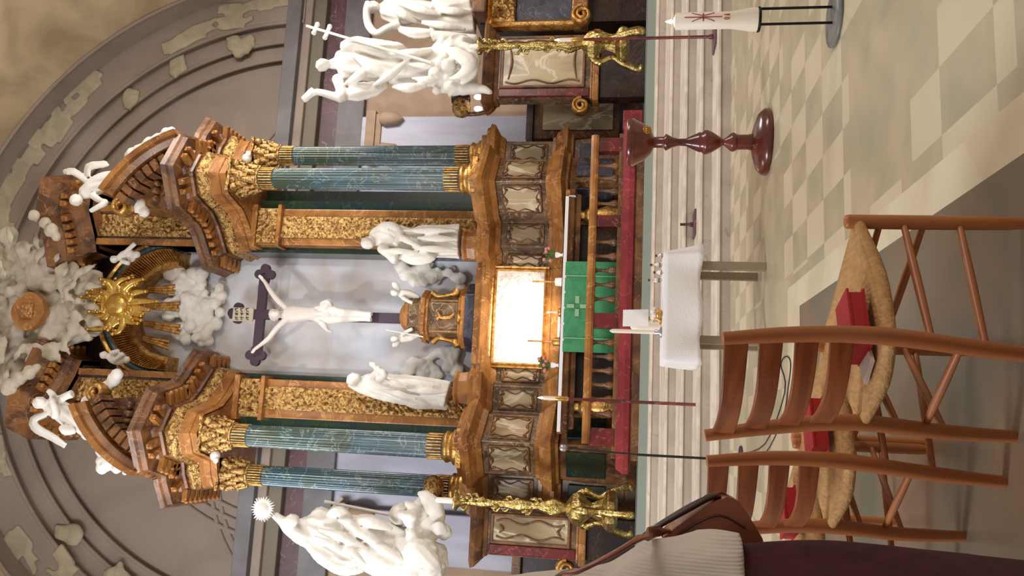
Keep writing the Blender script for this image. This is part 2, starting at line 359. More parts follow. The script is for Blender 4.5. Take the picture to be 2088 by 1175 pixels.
# stepped arch rings around the lunette
rings = [(7.15, 7.55, 19.3), (7.55, 8.0, 19.12), (8.0, 8.9, 18.9), (8.9, 9.9, 18.2)]
k = 1
for r0, r1_, y in rings:
    m = MB()
    m.sweep(arc(r0, 0, 180, 64, WY), [(0, 0), (0, WY-y), (r1_-r0+.02, WY-y), (r1_-r0+.02, 0)], A=Vector((0, -1, 0)), smooth=False)
    # roll moulding on the inner edge
    m.sweep(arc(r0-.03, 0, 180, 64, y+.02), [(.05*math.cos(t), .05*math.sin(t)) for t in [i*math.pi/4 for i in range(8)]], A=Vector((0, -1, 0)), smooth=True)
    o = struct(m, 'trim_%d' % k, M_['wall'] if k < 4 else M_['wall']); k += 1
# the soffit of the choir vault, coming forward from the last ring
m = MB(); R = 8.9; vs = []; nn = 48
for Y in (11.5, 18.3):
    RR = R+.0 if Y > 15 else R+1.2
    vs += [(p[0], Y, p[2]) for p in arc(RR, 0, 180, nn, Y)]
m.add(vs, [(i, i+1, nn+2+i, nn+1+i) for i in range(nn)], True)
struct(m, 'ceiling', M_['vault'])
# painted and carved stucco lumps along the rings
m = MB(); random.seed(3)
for a in list(range(8, 175, 6)):
    a += random.uniform(-2, 2); R = 8.45+random.uniform(-.25, .3); p = arc(R, a, a, 1, 18.86)[0]
    if random.random() < .8:
        t_ = Vector((-math.sin(math.radians(a)), 0, math.cos(math.radians(a)))); n_ = Vector((math.cos(math.radians(a)), 0, math.sin(math.radians(a))))
        for q in range(7):
            c = Vector((p[0], 18.88, p[2]))+t_*random.uniform(-.45, .45)+n_*random.uniform(-.28, .28)
            m.obox(c, t_*random.uniform(.15, .4)+n_*random.uniform(-.06, .06), n_*random.uniform(.05, .2)+t_*random.uniform(-.06, .06), Vector((0, .05, 0)))
o = struct(m, 'trim_%d' % k, M_['patch'], (remesh(.04, 3),)); k += 1
m = MB()
for a in (14, 27, 39, 139, 152, 165):
    p = arc(7.6, a, a, 1, 19.0)[0]
    for q in range(4): m.ell((p[0]+random.uniform(-.2, .2), 19.08, p[2]+random.uniform(-.25, .25)), (random.uniform(.15, .35), .1, random.uniform(.12, .3)), 12, 7, .5, 2.2)
struct(m, 'trim_%d' % k, M_['patch'], (remesh(.05, 3),)); k += 1
# smaller broken arches on the lunette wall
m = MB()
for R in (5.1, 5.35, 5.62):
    m.sweep(arc(R, 128, 168, 20, WY, .2, 9.2), [(.07*math.cos(t), .07*math.sin(t)) for t in [i*math.pi/4 for i in range(8)]], A=Vector((0, -1, 0)), smooth=True)
for R in (3.3, 3.5): m.sweep(arc(R, 20, 80, 20, WY, 3.1, 8.0), [(.06*math.cos(t), .06*math.sin(t)) for t in [i*math.pi/4 for i in range(8)]], A=Vector((0, -1, 0)), smooth=True)
for R in (3.3, 3.5): m.sweep(arc(R, 100, 160, 20, WY, -3.6, 8.0), [(.06*math.cos(t), .06*math.sin(t)) for t in [i*math.pi/4 for i in range(8)]], A=Vector((0, -1, 0)), smooth=True)
struct(m, 'trim_%d' % k, M_['wall']); k += 1
# wall entablature in coloured marble bands
def band(z0, z1, out, m_, extra=None):
    global k
    b_ = MB(); b_.box(-9.3, 9.3, WY-out, WY+.05, z0, z1)
    if extra: extra(b_)
    struct(b_, 'trim_%d' % k, M_[m_], (bevel(.03, 2),)); k += 1
band(9.95, 10.35, .75, 'bandgrey'); band(9.72, 9.96, .55, 'wall'); band(9.38, 9.73, .42, 'olive'); band(8.88, 9.39, .2, 'mauve'); band(8.15, 8.89, .28, 'bandgrey')
band(3.4, 3.62, .4, 'brown'); band(.7, 3.42, .25, 'dark')
# pilasters: lilac with stone capitals
for x0, x1 in ((4.55, 5.6), (-5.6, -4.4)):
    m = MB(); m.box(x0, x1, WY-.35, WY+.02, 3.5, 8.15); struct(m, 'trim_%d' % k, M_['wallblue'], (bevel(.03, 2),)); k += 1
    m = MB(); m.box(x0-.12, x1+.12, WY-.45, WY, 7.75, 8.0); m.box(x0-.05, x1+.05, WY-.4, WY, 7.6, 7.75)
    for xx in (x0+.1, x1-.1): m.lathe([(.02, -.5), (.16, -.35), (.2, 0), (.13, .12), (.02, .15)], (xx, WY-.42, 7.5), 12)
    struct(m, 'trim_%d' % k, M_['wallbuff']); k += 1
for x0, x1, mm in ((5.6, 9.3, 'wallbuff'), (-9.3, -5.6, 'wallbuff'), (-4.4, 4.55, 'wallblue')):
    m = MB(); m.box(x0, x1, WY-.12, WY+.02, 3.6, 8.16); struct(m, 'trim_%d' % k, M_[mm]); k += 1
# ---------------------------------------------------------------- the high altar's retable: one thing, many parts
RT = thing('altar_retable', 'tall marble and gilt high altar retable with blue fluted columns behind the altar table', 'altarpiece', (0, 16, .855))
UP = Vector((0, 0, 1))
def mir(path, s): return [(s*p[0], p[1], *p[2:]) for p in (path if s > 0 else path[::-1])]
low = [(.99, 17.2), (1.0, 16.15), (1.36, 16.15), (1.42, 15.85), (1.95, 15.85), (2.0, 15.5), (2.5, 14.8), (3.12, 15.3), (3.16, 15.8), (3.72, 15.9), (3.74, 17.6)]
def z3(path, z): return [(x, y, z) for x, y in path]
def block(path, out, z0, z1, back=17.6, xmin=None):
    """solid following the plan line, pushed out by 'out'"""
    return path
def moul(mb, path, s, z, prof):
    pp = [(s*x, y, z) for x, y in path]
    mb.sweep(pp, prof, A=UP, flip=1 if s > 0 else -1)
lowc = low[1:]
for s in (1, -1):
    side = 'right' if s > 0 else 'left'
    # dado solid
    m = MB(); m.prism([(s*x, y) for x, y in low], 2.35, 3.95); m.prism([(s*x, y) for x, y in low], .855, 2.36)
    RTp = m.build('pedestal_body', M_['taupe'], RT, (bevel(.015, 2),)); recalc(RTp)
    # lower red-brown zone
    m = MB(); moul(m, [(x, y) for x, y in low], s, .855, [(-.02, 0), (.12, 0), (.12, .18), (.06, .24), (.06, .95), (.02, 1.45), (-.02, 1.45)])
    m.build('lower_plinth', M_['brown'], RT, (bevel(.01, 1),))
    m = MB(); moul(m, low, s, 2.28, [(-.02, 0), (.10, 0), (.12, .05), (.26, .12), (.26, .19), (.2, .23), (.14, .34), (.07, .37), (.06, .44), (-.02, .44)])
    m.build('lower_cornice', M_['orange'], RT)
    m = MB(); moul(m, low, s, 3.72, [(-.02, 0), (.04, 0), (.07, .05), (.1, .1), (.28, .2), (.3, .28), (.24, .32), (.22, .38), (.1, .42), (.09, .5), (-.02, .52)])
    m.prism([(s*x, y) for x, y in low], 3.9, 4.16)
    o = m.build('upper_cornice', M_['orange'], RT); recalc(o)
    # onyx panels with scrolled brass-brown frames
    for (a, b_) in ((2, 1), (4, 3), (6, 5), (7, 6), (9, 8)):
        p = Vector((s*low[a][0], low[a][1], 0)); q = Vector((s*low[b_][0], low[b_][1], 0))
        if s < 0: p, q = q, p
        if p.x < q.x: p, q = q, p
        t = (p-q); Lw = t.length; t.normalize(); nrm = Vector((t.y, -t.x, 0))
        if nrm.y > 0: nrm = -nrm
        mg = min(.10, Lw*.14)
        def pt(u, z, d): return q+t*u+nrm*d+Vector((0, 0, z))
        m = MB(); x0, x1, z0, z1 = mg, Lw-mg, 2.84, 3.6
        vs = [pt(x0, z0, .02), pt(x1, z0, .02), pt(x1, z1, .02), pt(x0, z1, .02), pt(x0, z0, -.02), pt(x1, z0, -.02), pt(x1, z1, -.02), pt(x0, z1, -.02)]
        m.add(vs, [(0, 1, 2, 3), (0, 4, 5, 1), (1, 5, 6, 2), (2, 6, 7, 3), (3, 7, 4, 0)])
        pn = m.build('panel', M_['panel'], RT)
        m = MB(); r = .012
        for (u0, zz0, u1, zz1) in ((x0, z0, x1, z0), (x1, z0, x1, z1), (x1, z1, x0, z1), (x0, z1, x0, z0)):
            m.bar(pt(u0, zz0, .025), pt(u1, zz1, .025), .03, .03)
            nseg = 9; pts = []
            L2 = math.hypot(u1-u0, zz1-zz0)
            du, dz = (u1-u0)/L2, (zz1-zz0)/L2
            for i in range(nseg+1):
                f = i/nseg; off = .05+.028*math.sin(f*math.pi*4)+(.02 if abs(f-.5) < .08 else 0)
                pts.append(pt(u0+(u1-u0)*(.06+.88*f)-dz*off, zz0+(zz1-zz0)*(.06+.88*f)+du*off, .03))
            m.rope(pts, [r]*len(pts), 6, 1, sub=3)
        for cu in (x0+.09, x1-.09):
            for cz in (z0+.09, z1-.09): m.ell(pt(cu, cz, .03), (.035, .02, .035), 8, 5)
        m.ell(pt((x0+x1)/2, z1-.06, .03), (.07, .02, .03), 10, 5); m.ell(pt((x0+x1)/2, z0+.06, .03), (.07, .02, .03), 10, 5)
        m.build('scroll_frame', M_['brown'], pn)
    for (a, b_) in ((7, 6), (9, 8), (6, 5)):
        p = Vector((s*low[a][0], low[a][1], 0)); q = Vector((s*low[b_][0], low[b_][1], 0)); t = (p-q); Lw = t.length; t.normalize(); nrm = Vector((t.y, -t.x, 0))
        if nrm.y > 0: nrm = -nrm
        m = MB(); m.obox((p+q)/2+nrm*.075+UP*1.78, t*(Lw/2-.1), nrm*.02, UP*.36); m.build('lower_panel', M_['slate' if s > 0 else 'green'], RT, (bevel(.01, 1),))
    # columns
    for (cx_, cy_, r_, z0, z1) in ((2.66, 15.2, .235, 4.16, 8.78), (3.5, 16.2, .225, 4.2, 8.85)):
        x = s*cx_
        m = MB(); prof = [(r_*1.06, z0+.3)]
        for i in range(13):
            f = i/12; prof.append((r_*(1.0-.10*f*f), z0+.34+(z1-z0-.34)*f))
        m.lathe(prof, (x, cy_, 0), 144, .10, 24)
        colo = m.build('fluted_column', M_['bluecol'], RT)
        m = MB()   # attic base
        m.prism([(x+a*r_*1.55, cy_+b_*r_*1.55) for a, b_ in ((-1, -1), (1, -1), (1, 1), (-1, 1))], z0-.06, z0+.04)
        m.lathe([(r_*1.45, z0+.04), (r_*1.5, z0+.09), (r_*1.42, z0+.14), (r_*1.2, z0+.17), (r_*1.18, z0+.22), (r_*1.28, z0+.25), (r_*1.28, z0+.29), (r_*1.1, z0+.33), (r_*1.0, z0+.34)], (x, cy_, 0), 40)
        m.build('column_base', M_['gold'], colo)
        for zz in (z0+.36, z1-.3):     # gilt reeds in the flutes at both ends
            m = MB()
            for i in range(24):
                a = 2*math.pi*(i+.5)/24; rr = r_*(1.0 if zz < 6 else .915)
                m.rope([(x+rr*math.cos(a), cy_+rr*math.sin(a), zz), (x+rr*math.cos(a), cy_+rr*math.sin(a), zz+.28)], [.016, .016], 6, 1, sub=1)
                m.ell((x+rr*math.cos(a), cy_+rr*math.sin(a), zz+(.28 if zz < 6 else 0)), .018, 6, 4)
            m.build('flute_reeding', M_['gold'], colo)
        # composite capital: bell, two tiers of leaves, volutes, abacus
        m = MB()
        m.lathe([(r_*.95, z1), (r_*1.05, z1+.02), (r_*.95, z1+.05), (r_*.98, z1+.3), (r_*1.25, z1+.5), (r_*1.3, z1+.56)], (x, cy_, 0), 24)
        for tier, (zz, hh, rr) in enumerate(((z1+.04, .24, 1.0), (z1+.2, .28, 1.08))):
            for i in range(10):
                a = 2*math.pi*(i+.5*tier)/10
                c_, s_ = math.cos(a), math.sin(a)
                pts = [(x+r_*rr*c_, cy_+r_*rr*s_, zz), (x+r_*(rr+.12)*c_, cy_+r_*(rr+.12)*s_, zz+hh*.6), (x+r_*(rr+.42)*c_, cy_+r_*(rr+.42)*s_, zz+hh), (x+r_*(rr+.5)*c_, cy_+r_*(rr+.5)*s_, zz+hh*.78)]
                m.rope(pts, [.055, .06, .035, .012], 8, .6, .25, 3, sub=3)
        for i in range(4):
            a = math.pi/4+i*math.pi/2; c_, s_ = math.cos(a), math.sin(a)
            m.ell((x+r_*1.55*c_, cy_+r_*1.55*s_, z1+.47), (.085, .085, .085), 10, 6)
            m.ell((x+r_*1.3*math.cos(a+math.pi/4), cy_+r_*1.3*math.sin(a+math.pi/4), z1+.52), (.06, .06, .05), 8, 5)
        m.prism([(x+a*r_*1.5, cy_+b_*r_*1.5) for a, b_ in ((-1, -1), (0, -.88), (1, -1), (.88, 0), (1, 1), (0, .88), (-1, 1), (-.88, 0))], z1+.55, z1+.61)
        m.build('capital', M_['goldcarve'], colo)
        if cy_ < 15.5:    # small white stucco mask in the capital's corner
            m = MB(); m.ell((x+s*.42, cy_-.05, z1+.35), (.11, .1, .1), 12, 8); m.ell((x+s*.5, cy_-.1, z1+.3), (.07, .05, .06), 10, 6)
            m.build('stucco_rosette', M_['white'], colo)
    # back pilasters
    m = MB(); m.box(*sorted((s*2.3, s*2.85)), 16.75, 17.3, 4.1, 9.5); m.build('dark_green_back_wall', M_['green'], RT)
    m = MB(); m.box(*sorted((s*1.36, s*1.6)), 16.6, 17.2, 4.1, 10.0); m.build('green_niche_jamb', M_['green'], RT)
    m = MB(); m.box(*sorted((s*2.22, s*2.5)), 16.35, 17.1, 4.1, 9.3); m.build('green_pilaster_edge', M_['green'], RT)
    pil = MB(); pil.box(*sorted((s*1.48, s*2.3)), 16.3, 17.1, 4.1, 9.5)
    po = pil.build('pilaster', M_['orange'], RT, (bevel(.02, 2),))
    m = MB(); x0, x1 = sorted((s*1.64, s*2.12)); relief(m, lambda u, v_: (Vector((x0+(x1-x0)*u, 16.3, 4.35+5.0*v_)), Vector((0, -1, 0))), 26, 220, .05, 7, 3+s)
    m.build('carved_panel', M_['goldcarve'], po)
    for za, zb2 in ((8.72, 8.8), (9.28, 9.4)): m = MB(); m.box(*sorted((s*1.42, s*2.36)), 16.15, 17, za, zb2); m.build('capital_moulding', M_['orange'], po)
    m = MB(); relief(m, lambda u, v_: (Vector((s*1.5+(s*.78)*u, 16.22, 8.8+.46*v_)), Vector((0, -1, 0))), 40, 24, .10, 5, 9)
    m.build('pilaster_capital', M_['goldcarve'], po)
    # entablature
    ent = [(1.42, 17.5), (1.42, 16.5), (1.9, 16.05), (2.12, 15.75), (2.3, 15.05), (2.66, 14.85), (3.02, 15.05), (3.2, 15.75), (3.5, 15.85), (3.72, 16.0), (3.76, 17.5)]
    m = MB(); m.prism([(s*x, y) for x, y in ent], 9.4, 10.5); moul(m, ent, s, 9.4, [(-.02, 0), (.02, 0), (.02, .13), (.05, .14), (.05, .27), (.1, .34), (-.02, .36)])
    o = m.build('architrave', M_['orange'], RT); recalc(o)
    m = MB()   # pulvinated gilded frieze
    prof = [(-.02, 0)]+[(.02+.13*math.sin(math.pi*i/10), .34*i/10) for i in range(11)]+[(-.02, .34)]
    # finely subdivided so it can carry carving
    path = []
    for i in range(len(ent)-1):
        a, b_ = Vector(ent[i]), Vector(ent[i+1]); k_ = max(1, int((b_-a).length/.05))
        for j in range(k_): path.append(a+(b_-a)*(j/k_))
    path.append(Vector(ent[-1]))
    n0 = len(m.v); moul(m, [(p.x, p.y) for p in path], s, 9.74, prof)
    m.v = [tuple(Vector(q)+Vector((0, -1, 0))*(.06*(1-2*abs(noise.noise(Vector(q)*7)))-.02)) for q in m.v]; m.sm = [True]*len(m.sm)
    m.build('carved_frieze', M_['goldcarve'], RT)
    m = MB(); moul(m, ent, s, 10.08, [(-.02, 0), (.1, 0), (.12, .05), (.18, .1), (.2, .16), (.44, .2), (.46, .3), (.5, .34), (.54, .42), (.4, .44), (-.3, .46)])
    o = m.build('main_cornice', M_['brown'], RT)
    # modillion brackets under the cornice
    for i in range(len(ent)-1):
        a, b_ = Vector((s*ent[i][0], ent[i][1], 0)), Vector((s*ent[i+1][0], ent[i+1][1], 0)); Lg = (b_-a).length
        if Lg < .1: continue
        t = (b_-a).normalized(); nr = t.cross(UP)*s; k_ = max(1, round(Lg/.2))
        for j in range(k_):
            c = a+t*(Lg*(j+.5)/k_)+nr*.28; c.z = 10.19
            m = MB(); m.obox(c, t*.055, nr*.13, UP*.055); m.ell(c+nr*.12-UP*.03, .05, 8, 5); m.build('bracket', M_['orange'], o)
    # broken segmental pediment over the columns
    def parc(R, a0, a1, n, cx_, cz_, Y): return [(s*(cx_+R*math.cos(math.radians(a0+(a1-a0)*i/n))), Y, cz_+R*math.sin(math.radians(a0+(a1-a0)*i/n))) for i in range(n+1)]
    ped = parc(2.52, 19, 61, 18, .86, 9.57, 15.0)
    A_ = Vector((0, -1, 0)); fl_ = 1 if s > 0 else -1
    m = MB(); m.sweep(ped, [(0, -1.6), (0, .0), (.1, .05), (.1, .22), (.2, .3), (.2, .42), (.3, .46), (.32, -1.6)], A=A_, flip=fl_)
    o = m.build('curved_pediment', M_['orange'], RT); recalc(o)
    m = MB(); pts = [(p[0], p[2]) for p in ped]; m.plate(pts+[(s*1.95, 10.45)], 15.15, 16.8); o2 = m.build('tympanum', M_['brown'], RT); recalc(o2)
    m = MB()
    for i in range(1, 18, 2):
        p = Vector(ped[i]); c_ = Vector((s*.86, 15, 9.57)); d_ = (p-c_).normalized()
        m.obox(p-d_*.14+Vector((0, -.05, 0)), d_*.12, Vector((0, .22, 0)), d_.cross(Vector((0, 1, 0)))*.07)
        z = 10.55
        while z < (p-d_*.3).z-.15:
            m.ell((p.x, 15.12, z), (.09, .14, .09), 10, 6, .3); z += .26
    m.build('pediment_brackets', M_['brown'], o)
    # inner scroll limb of the pediment
    m = MB()
    spiral = [(s*(1.95+.18*math.cos(t)*(1-t/14)), 15.0, 11.7+.18*math.sin(t)*(1-t/14)) for t in [i*.5 for i in range(20)]]
    m.rope(spiral, [.07]*20, 8, 3.0, sub=1)
    m.build('scroll', M_['gold'], o)
    # attic piers and attic cornice
    at = MB(); at.box(*sorted((s*1.42, s*2.34)), 16.35, 17.2, 10.45, 13.4); ao = at.build('attic_pier', M_['taupe'], RT, (bevel(.02, 2),))
    m = MB(); relief(m, lambda u, v_: (Vector((s*1.62+(s*.52)*u, 16.35, 10.6+2.6*v_)), Vector((0, -1, 0))), 26, 110, .05, 6, 5)
    m.build('carved_panel', M_['goldcarve'], ao)
    m = MB(); m.box(*sorted((s*1.42, s*1.56)), 16.28, 17, 10.5, 13.4); m.build('pier_moulding', M_['orange'], ao); m = MB(); m.box(*sorted((s*2.2, s*2.34)), 16.28, 17, 10.5, 13.4); m.build('pier_moulding', M_['orange'], ao)
    ac = [(1.2, 17.6), (1.25, 16.35), (1.6, 16.2), (2.1, 15.9), (2.45, 15.9), (2.6, 16.3), (2.65, 17.6)]
    m = MB()
    acp = [(s*x, y, 13.3+.0*x) for x, y in ac]
    m.sweep(acp, [(-.1, -.1), (.0, -.1), (.03, .1), (.12, .2), (.14, .34), (.3, .45), (.34, .6), (.42, .66), (.44, .86), (.3, .95), (-.3, 1.0)], A=UP, flip=fl_)
    m.prism([(s*x, y) for x, y in ac], 13.2, 14.28); o = m.build('attic_cornice', M_['dark'] if False else M_['brown'], RT); recalc(o)
    for i in range(len(ac)-1):
        a, b_ = Vector((s*ac[i][0], ac[i][1], 0)), Vector((s*ac[i+1][0], ac[i+1][1], 0)); Lg = (b_-a).length
        if Lg < .1: continue
        t = (b_-a).normalized(); nr = t.cross(UP)*s; k_ = max(1, round(Lg/.22))
        for j in range(k_):
            c = a+t*(Lg*(j+.5)/k_)+nr*.2; c.z = 13.62; m = MB(); m.obox(c, t*.06, nr*.12, UP*.07); m.ell(c+nr*.1-UP*.05, .06, 8, 5); m.build('bracket', M_['orange'], o)
    # side consoles at the attic's shoulder
    m = MB(); m.rope([(s*2.4, 16.6, 12.9), (s*2.75, 16.5, 12.4), (s*2.8, 16.5, 11.6), (s*3.1, 16.5, 11.0), (s*3.4, 16.4, 10.7)], [.12, .22, .2, .26, .2], 10, 2)
    m.build('console', M_['brown'], RT)
    # niche figure pedestals
    m = MB(); m.lathe([(.42, 4.1), (.45, 4.2), (.36, 4.26), (.33, 4.45), (.37, 4.5), (.37, 4.55), (.1, 4.56)], (s*1.5, 16.1, 0), 8, smooth=False, a0=.39, sy=.8)
    m.build('statue_plinth', M_['orange'], RT, (bevel(.01, 1),))
# dark ground behind the attic arch
m = MB(); m.box(-1.6, 1.6, 17.0, 17.3, 13.0, 14.9); m.build('attic_back', M_['dark'], RT)
# niche back
m = MB(); pts = [(-1.42, 4.0), (1.42, 4.0), (1.42, 11.43)]+[(1.42*math.cos(math.radians(a)), 11.43+1.42*math.sin(math.radians(a))) for a in range(6, 180, 6)]+[(-1.42, 11.43)]
m.plate(pts, 17.3, 17.45); m.build('niche_back', M_['niche'], RT)
# arch: gilt, blue-green and fluted gilt bands
def ring(mb, r0, r1, y0, y1, fine=64, flute=0):
    pts = [(r0*math.cos(math.pi*i/fine), y0, 11.43+r0*math.sin(math.pi*i/fine)) for i in range(fine+1)]
    mb.sweep(pts, [(0, y0-y1), (0, 0), ((r1-r0)*.5, .03), (r1-r0, 0), (r1-r0, y0-y1)], A=Vector((0, -1, 0)))
m = MB(); ring(m, 1.52, 1.62, 16.42, 17.3); ring(m, 1.36, 1.38, 16.44, 17.3); o = m.build('gilt_arch_moulding', M_['gold'], RT)
m = MB(); ring(m, 1.40, 1.53, 16.5, 17.3); m.build('blue_green_arch_band', M_['bluecol'], RT)
m = MB()
for i in range(65):
    a = math.pi*(i+.5)/66; c_, s_ = math.cos(a), math.sin(a)
    m.bar((1.37*c_, 16.5, 11.43+1.37*s_), (1.1*c_, 16.95, 11.43+1.1*s_), .035, .05, up=Vector((0, 1, 0)))
m.build('fluted_arch_soffit', M_['gold'], RT)
m = MB(); ring(m, 1.06, 1.40, 16.85, 17.4); m.build('arch_inner_band', M_['gold'], RT)
# central framed marble panel above the mensa
fr = [P(1012, 548, 16.08), P(1117, 551, 16.08), P(1112, 749, 16.08), P(1003, 746, 16.08)]
zt, zb = 3.79, 2.80; xw = .95
m = MB(); m.box(-1.05, 1.05, 16.12, 17.2, .855, 4.1); m.build('central_body', M_['brown'], RT)
m = MB(); m.box(-xw, xw, 16.07, 16.13, zb, zt); m.build('white_marble_panel', M_['whitemarble'], RT)
m = MB()
m.sweep([(-xw, 16.1, zb), (-xw, 16.1, zt), (xw, 16.1, zt), (xw, 16.1, zb)], [(0, 0), (0, .06), (-.03, .09), (-.07, .05), (-.1, .07), (-.1, 0)], A=Vector((0, -1, 0)), closed=True)
m.build('panel_frame', M_['gold'], RT)
for (z, prof, mt) in ((2.28, [(-.02, 0), (.10, 0), (.12, .05), (.26, .12), (.26, .19), (.2, .23), (.14, .34), (.07, .37), (.06, .44), (-.02, .44)], 0), (3.84, [(-.02, 0), (.04, 0), (.1, .08), (.24, .14), (.26, .22), (.12, .3), (.09, .4), (-.02, .42)], 0)):
    m = MB(); m.sweep([(-1.0, 16.12, z), (1.0, 16.12, z)], prof, A=UP); m.build('centre_cornice', M_['orange'], RT)
# ---------------------------------------------------------------- white stucco figures
def rp(m, Y, pts, flat=1., fold=0, nf=6, tw=0, n=16, sub=4):
    m.rope([P(p[0], p[1], Y+p[2]) for p in pts], [p[3]*mpp(Y) for p in pts], n, flat, fold, nf, tw, sub)
def bl(m, Y, pts, rough=.25, fr=2.5, flat=.8):
    for p in pts:
        r = p[3]*mpp(Y); m.ell(P(p[0], p[1], Y+p[2]), (r, r*flat, r*(p[4] if len(p) > 4 else 1)), 16, 10, rough, fr)
def face(m, Y, V, y, r, dy=0, look=(0, -1)):
    """head with brow, nose, chin, hair and ears; look=(side, front)"""
    c = P(V, y, Y+dy); k = r*mpp(Y); f = Vector((look[0], look[1], 0)).normalized(); sd = Vector((-f.y, f.x, 0))
    m.ell(c, (k*.82, k*.9, k*1.05), 18, 12); m.ell(c+f*k*.25-Vector((0, 0, k*.55)), (k*.55, k*.6, k*.5), 14, 9)
    m.ell(c+f*k*.93-Vector((0, 0, k*.12)), (k*.15, k*.2, k*.28), 8, 6)
    m.ell(c+f*k*.72+Vector((0, 0, k*.16)), (k*.52, k*.22, k*.12), 10, 6); m.ell(c+f*k*.8-Vector((0, 0, k*.5)), (k*.24, k*.14, k*.08), 8, 5)
    for q in (-1, 1): m.ell(c+sd*(q*k*.8)-Vector((0, 0, k*.1)), (k*.14, k*.18, k*.24), 8, 5)
    m.ell(c-f*k*.3+Vector((0, 0, k*.3)), (k*.95, k*.95, k*.9), 16, 9, .35, 6)
def hand(m, a, b, r):
    a = Vector(a); b = Vector(b); t = (b-a); L_ = t.length; t.normalize(); sd = t.cross(Vector((0, 1, 0)));
    if sd.length < .1: sd = Vector((1, 0, 0))
    sd.normalize(); m.ell(a+t*L_*.3, (r*.9, r*.55, r*.9), 10, 6)
    for i, l in enumerate((.85, 1.0, 1.0, .8)):
        o = sd*(r*(-.7+.46*i)); m.rope([a+t*L_*.3+o*.8, a+t*L_*(.3+.4*l)+o, a+t*L_*(.3+.7*l)+o+Vector((0, -r*.3, 0))], [r*.26, r*.24, r*.18], 6, 1, sub=2)
    m.rope([a+t*L_*.15-sd*r*.7, a+t*L_*.45-sd*r*1.25], [r*.28, r*.2], 6, 1, sub=1)
def statue(name, mb, label, cat='statue', vox=.024, it=2, group=None, m_='white', par=None):
    o = mb.build(name, M_[m_], par, (remesh(vox, it, 0, .2, .5),))
    if par is None: tag(o, label, cat, group)
    return o
# bishop on the right
Y = 14.9; m = MB()
face(m, Y, 659, 131, 15, -.1, (.35, -1))
rp(m, Y, [(668, 131, 0, 9), (682, 130, 0, 13), (694, 128, 0, 30), (715, 130, 0, 40), (745, 134, 0, 34), (775, 138, 0, 33), (830, 140, 0, 40), (870, 138, 0, 43), (900, 135, 0, 46), (925, 132, 0, 44)], .62, .085, 9, .12, 40, 5)
rp(m, Y, [(700, 100, -.1, 16), (722, 90, -.2, 17), (745, 92, -.25, 15), (775, 98, -.25, 18), (812, 100, -.2, 15), (830, 104, -.1, 6)], .8, .16, 6, .2, 20)      # mantle sleeve
rp(m, Y, [(688, 160, -.05, 13), (694, 178, -.2, 12), (697, 198, -.3, 12), (680, 196, -.3, 9), (660, 190, -.3, 8), (644, 187, -.3, 7)], 1)                 # raised arm
rp(m, Y, [(700, 196, -.2, 9), (728, 188, -.2, 20), (760, 182, -.15, 16), (790, 172, -.1, 7)], .6, .2, 6, .3, 20)                                        # hanging sleeve
hand(m, P(646, 188, Y-.3), P(626, 199, Y-.3), .07)
rp(m, Y, [(640, 182, -.3, 7), (628, 196, -.3, 8), (617, 204, -.3, 7)], 1, .2, 5)
for q in ((705, 170, 760, 130, 12), (720, 110, 800, 160, 13), (760, 175, 835, 120, 10), (800, 176, 870, 175, 12), (790, 110, 880, 102, 12), (830, 130, 905, 128, 10), (840, 160, 905, 158, 9)):
    rp(m, Y, [(q[0], q[1], -.26, q[4]*.4), ((q[0]+q[2])/2, (q[1]+q[3])/2+4, -.36, q[4]), (q[2], q[3], -.28, q[4]*.4)], .7)
statue('bishop_statue', m, 'white stucco bishop statue raising one hand and holding a double barred cross staff')
o = bpy.data.objects['bishop_statue']
m = MB(); a, b_ = P(625, 53, Y-.35), P(880, 128, Y-.45)
m.rope([a, b_], [.028, .028], 10, 1, sub=1)
t = (b_-a).normalized(); sd = t.cross(Vector((0, 1, 0))).normalized()
for f, wd in ((.22, .1), (.5, .13)):
    c = a+t*f; m.bar(c-sd*wd, c+sd*wd, .07, .05, up=Vector((0, 1, 0)))
    for q in (-1, 1): m.ell(c+sd*wd*q, .05, 8, 6)
m.build('cross_staff', M_['white'], o)
# rocks, kneeling child and wing below the bishop
m = MB()
bl(m, Y, [(905, 165, -.1, 26), (930, 150, -.2, 34), (900, 110, 0, 28), (935, 105, -.2, 38), (950, 130, -.2, 30), (925, 175, -.2, 24), (905, 90, 0, 18), (955, 160, -.1, 20), (890, 150, -.3, 18), (965, 100, 0, 14)], .3, 3)
rp(m, Y, [(893, 182, -.2, 12), (884, 191, -.2, 7)], 1); rp(m, Y, [(925, 90, -.4, 6), (955, 96, -.5, 9), (968, 120, -.5, 10), (965, 150, -.5, 8), (940, 172, -.5, 5)], .6)
rp(m, Y, [(940, 180, -.2, 16), (965, 180, -.2, 13), (985, 182, -.2, 9), (1001, 189, -.3, 5)], 1); rp(m, Y, [(880, 75, 0, 12), (900, 72, 0, 10), (960, 78, 0, 9), (974, 76, 0, 7)], 1)
bl(m, Y, [(898, 128, -.5, 12), (915, 134, -.5, 16)], .05)
rp(m, Y, [(905, 100, -.5, 4), (930, 108, -.6, 14), (955, 126, -.6, 18), (945, 150, -.55, 12), (915, 162, -.5, 4)], .4, .1, 6)
statue('cloud_bank', m, 'white stucco cloud bank with a crouching child under the bishop statue', 'stucco clouds')
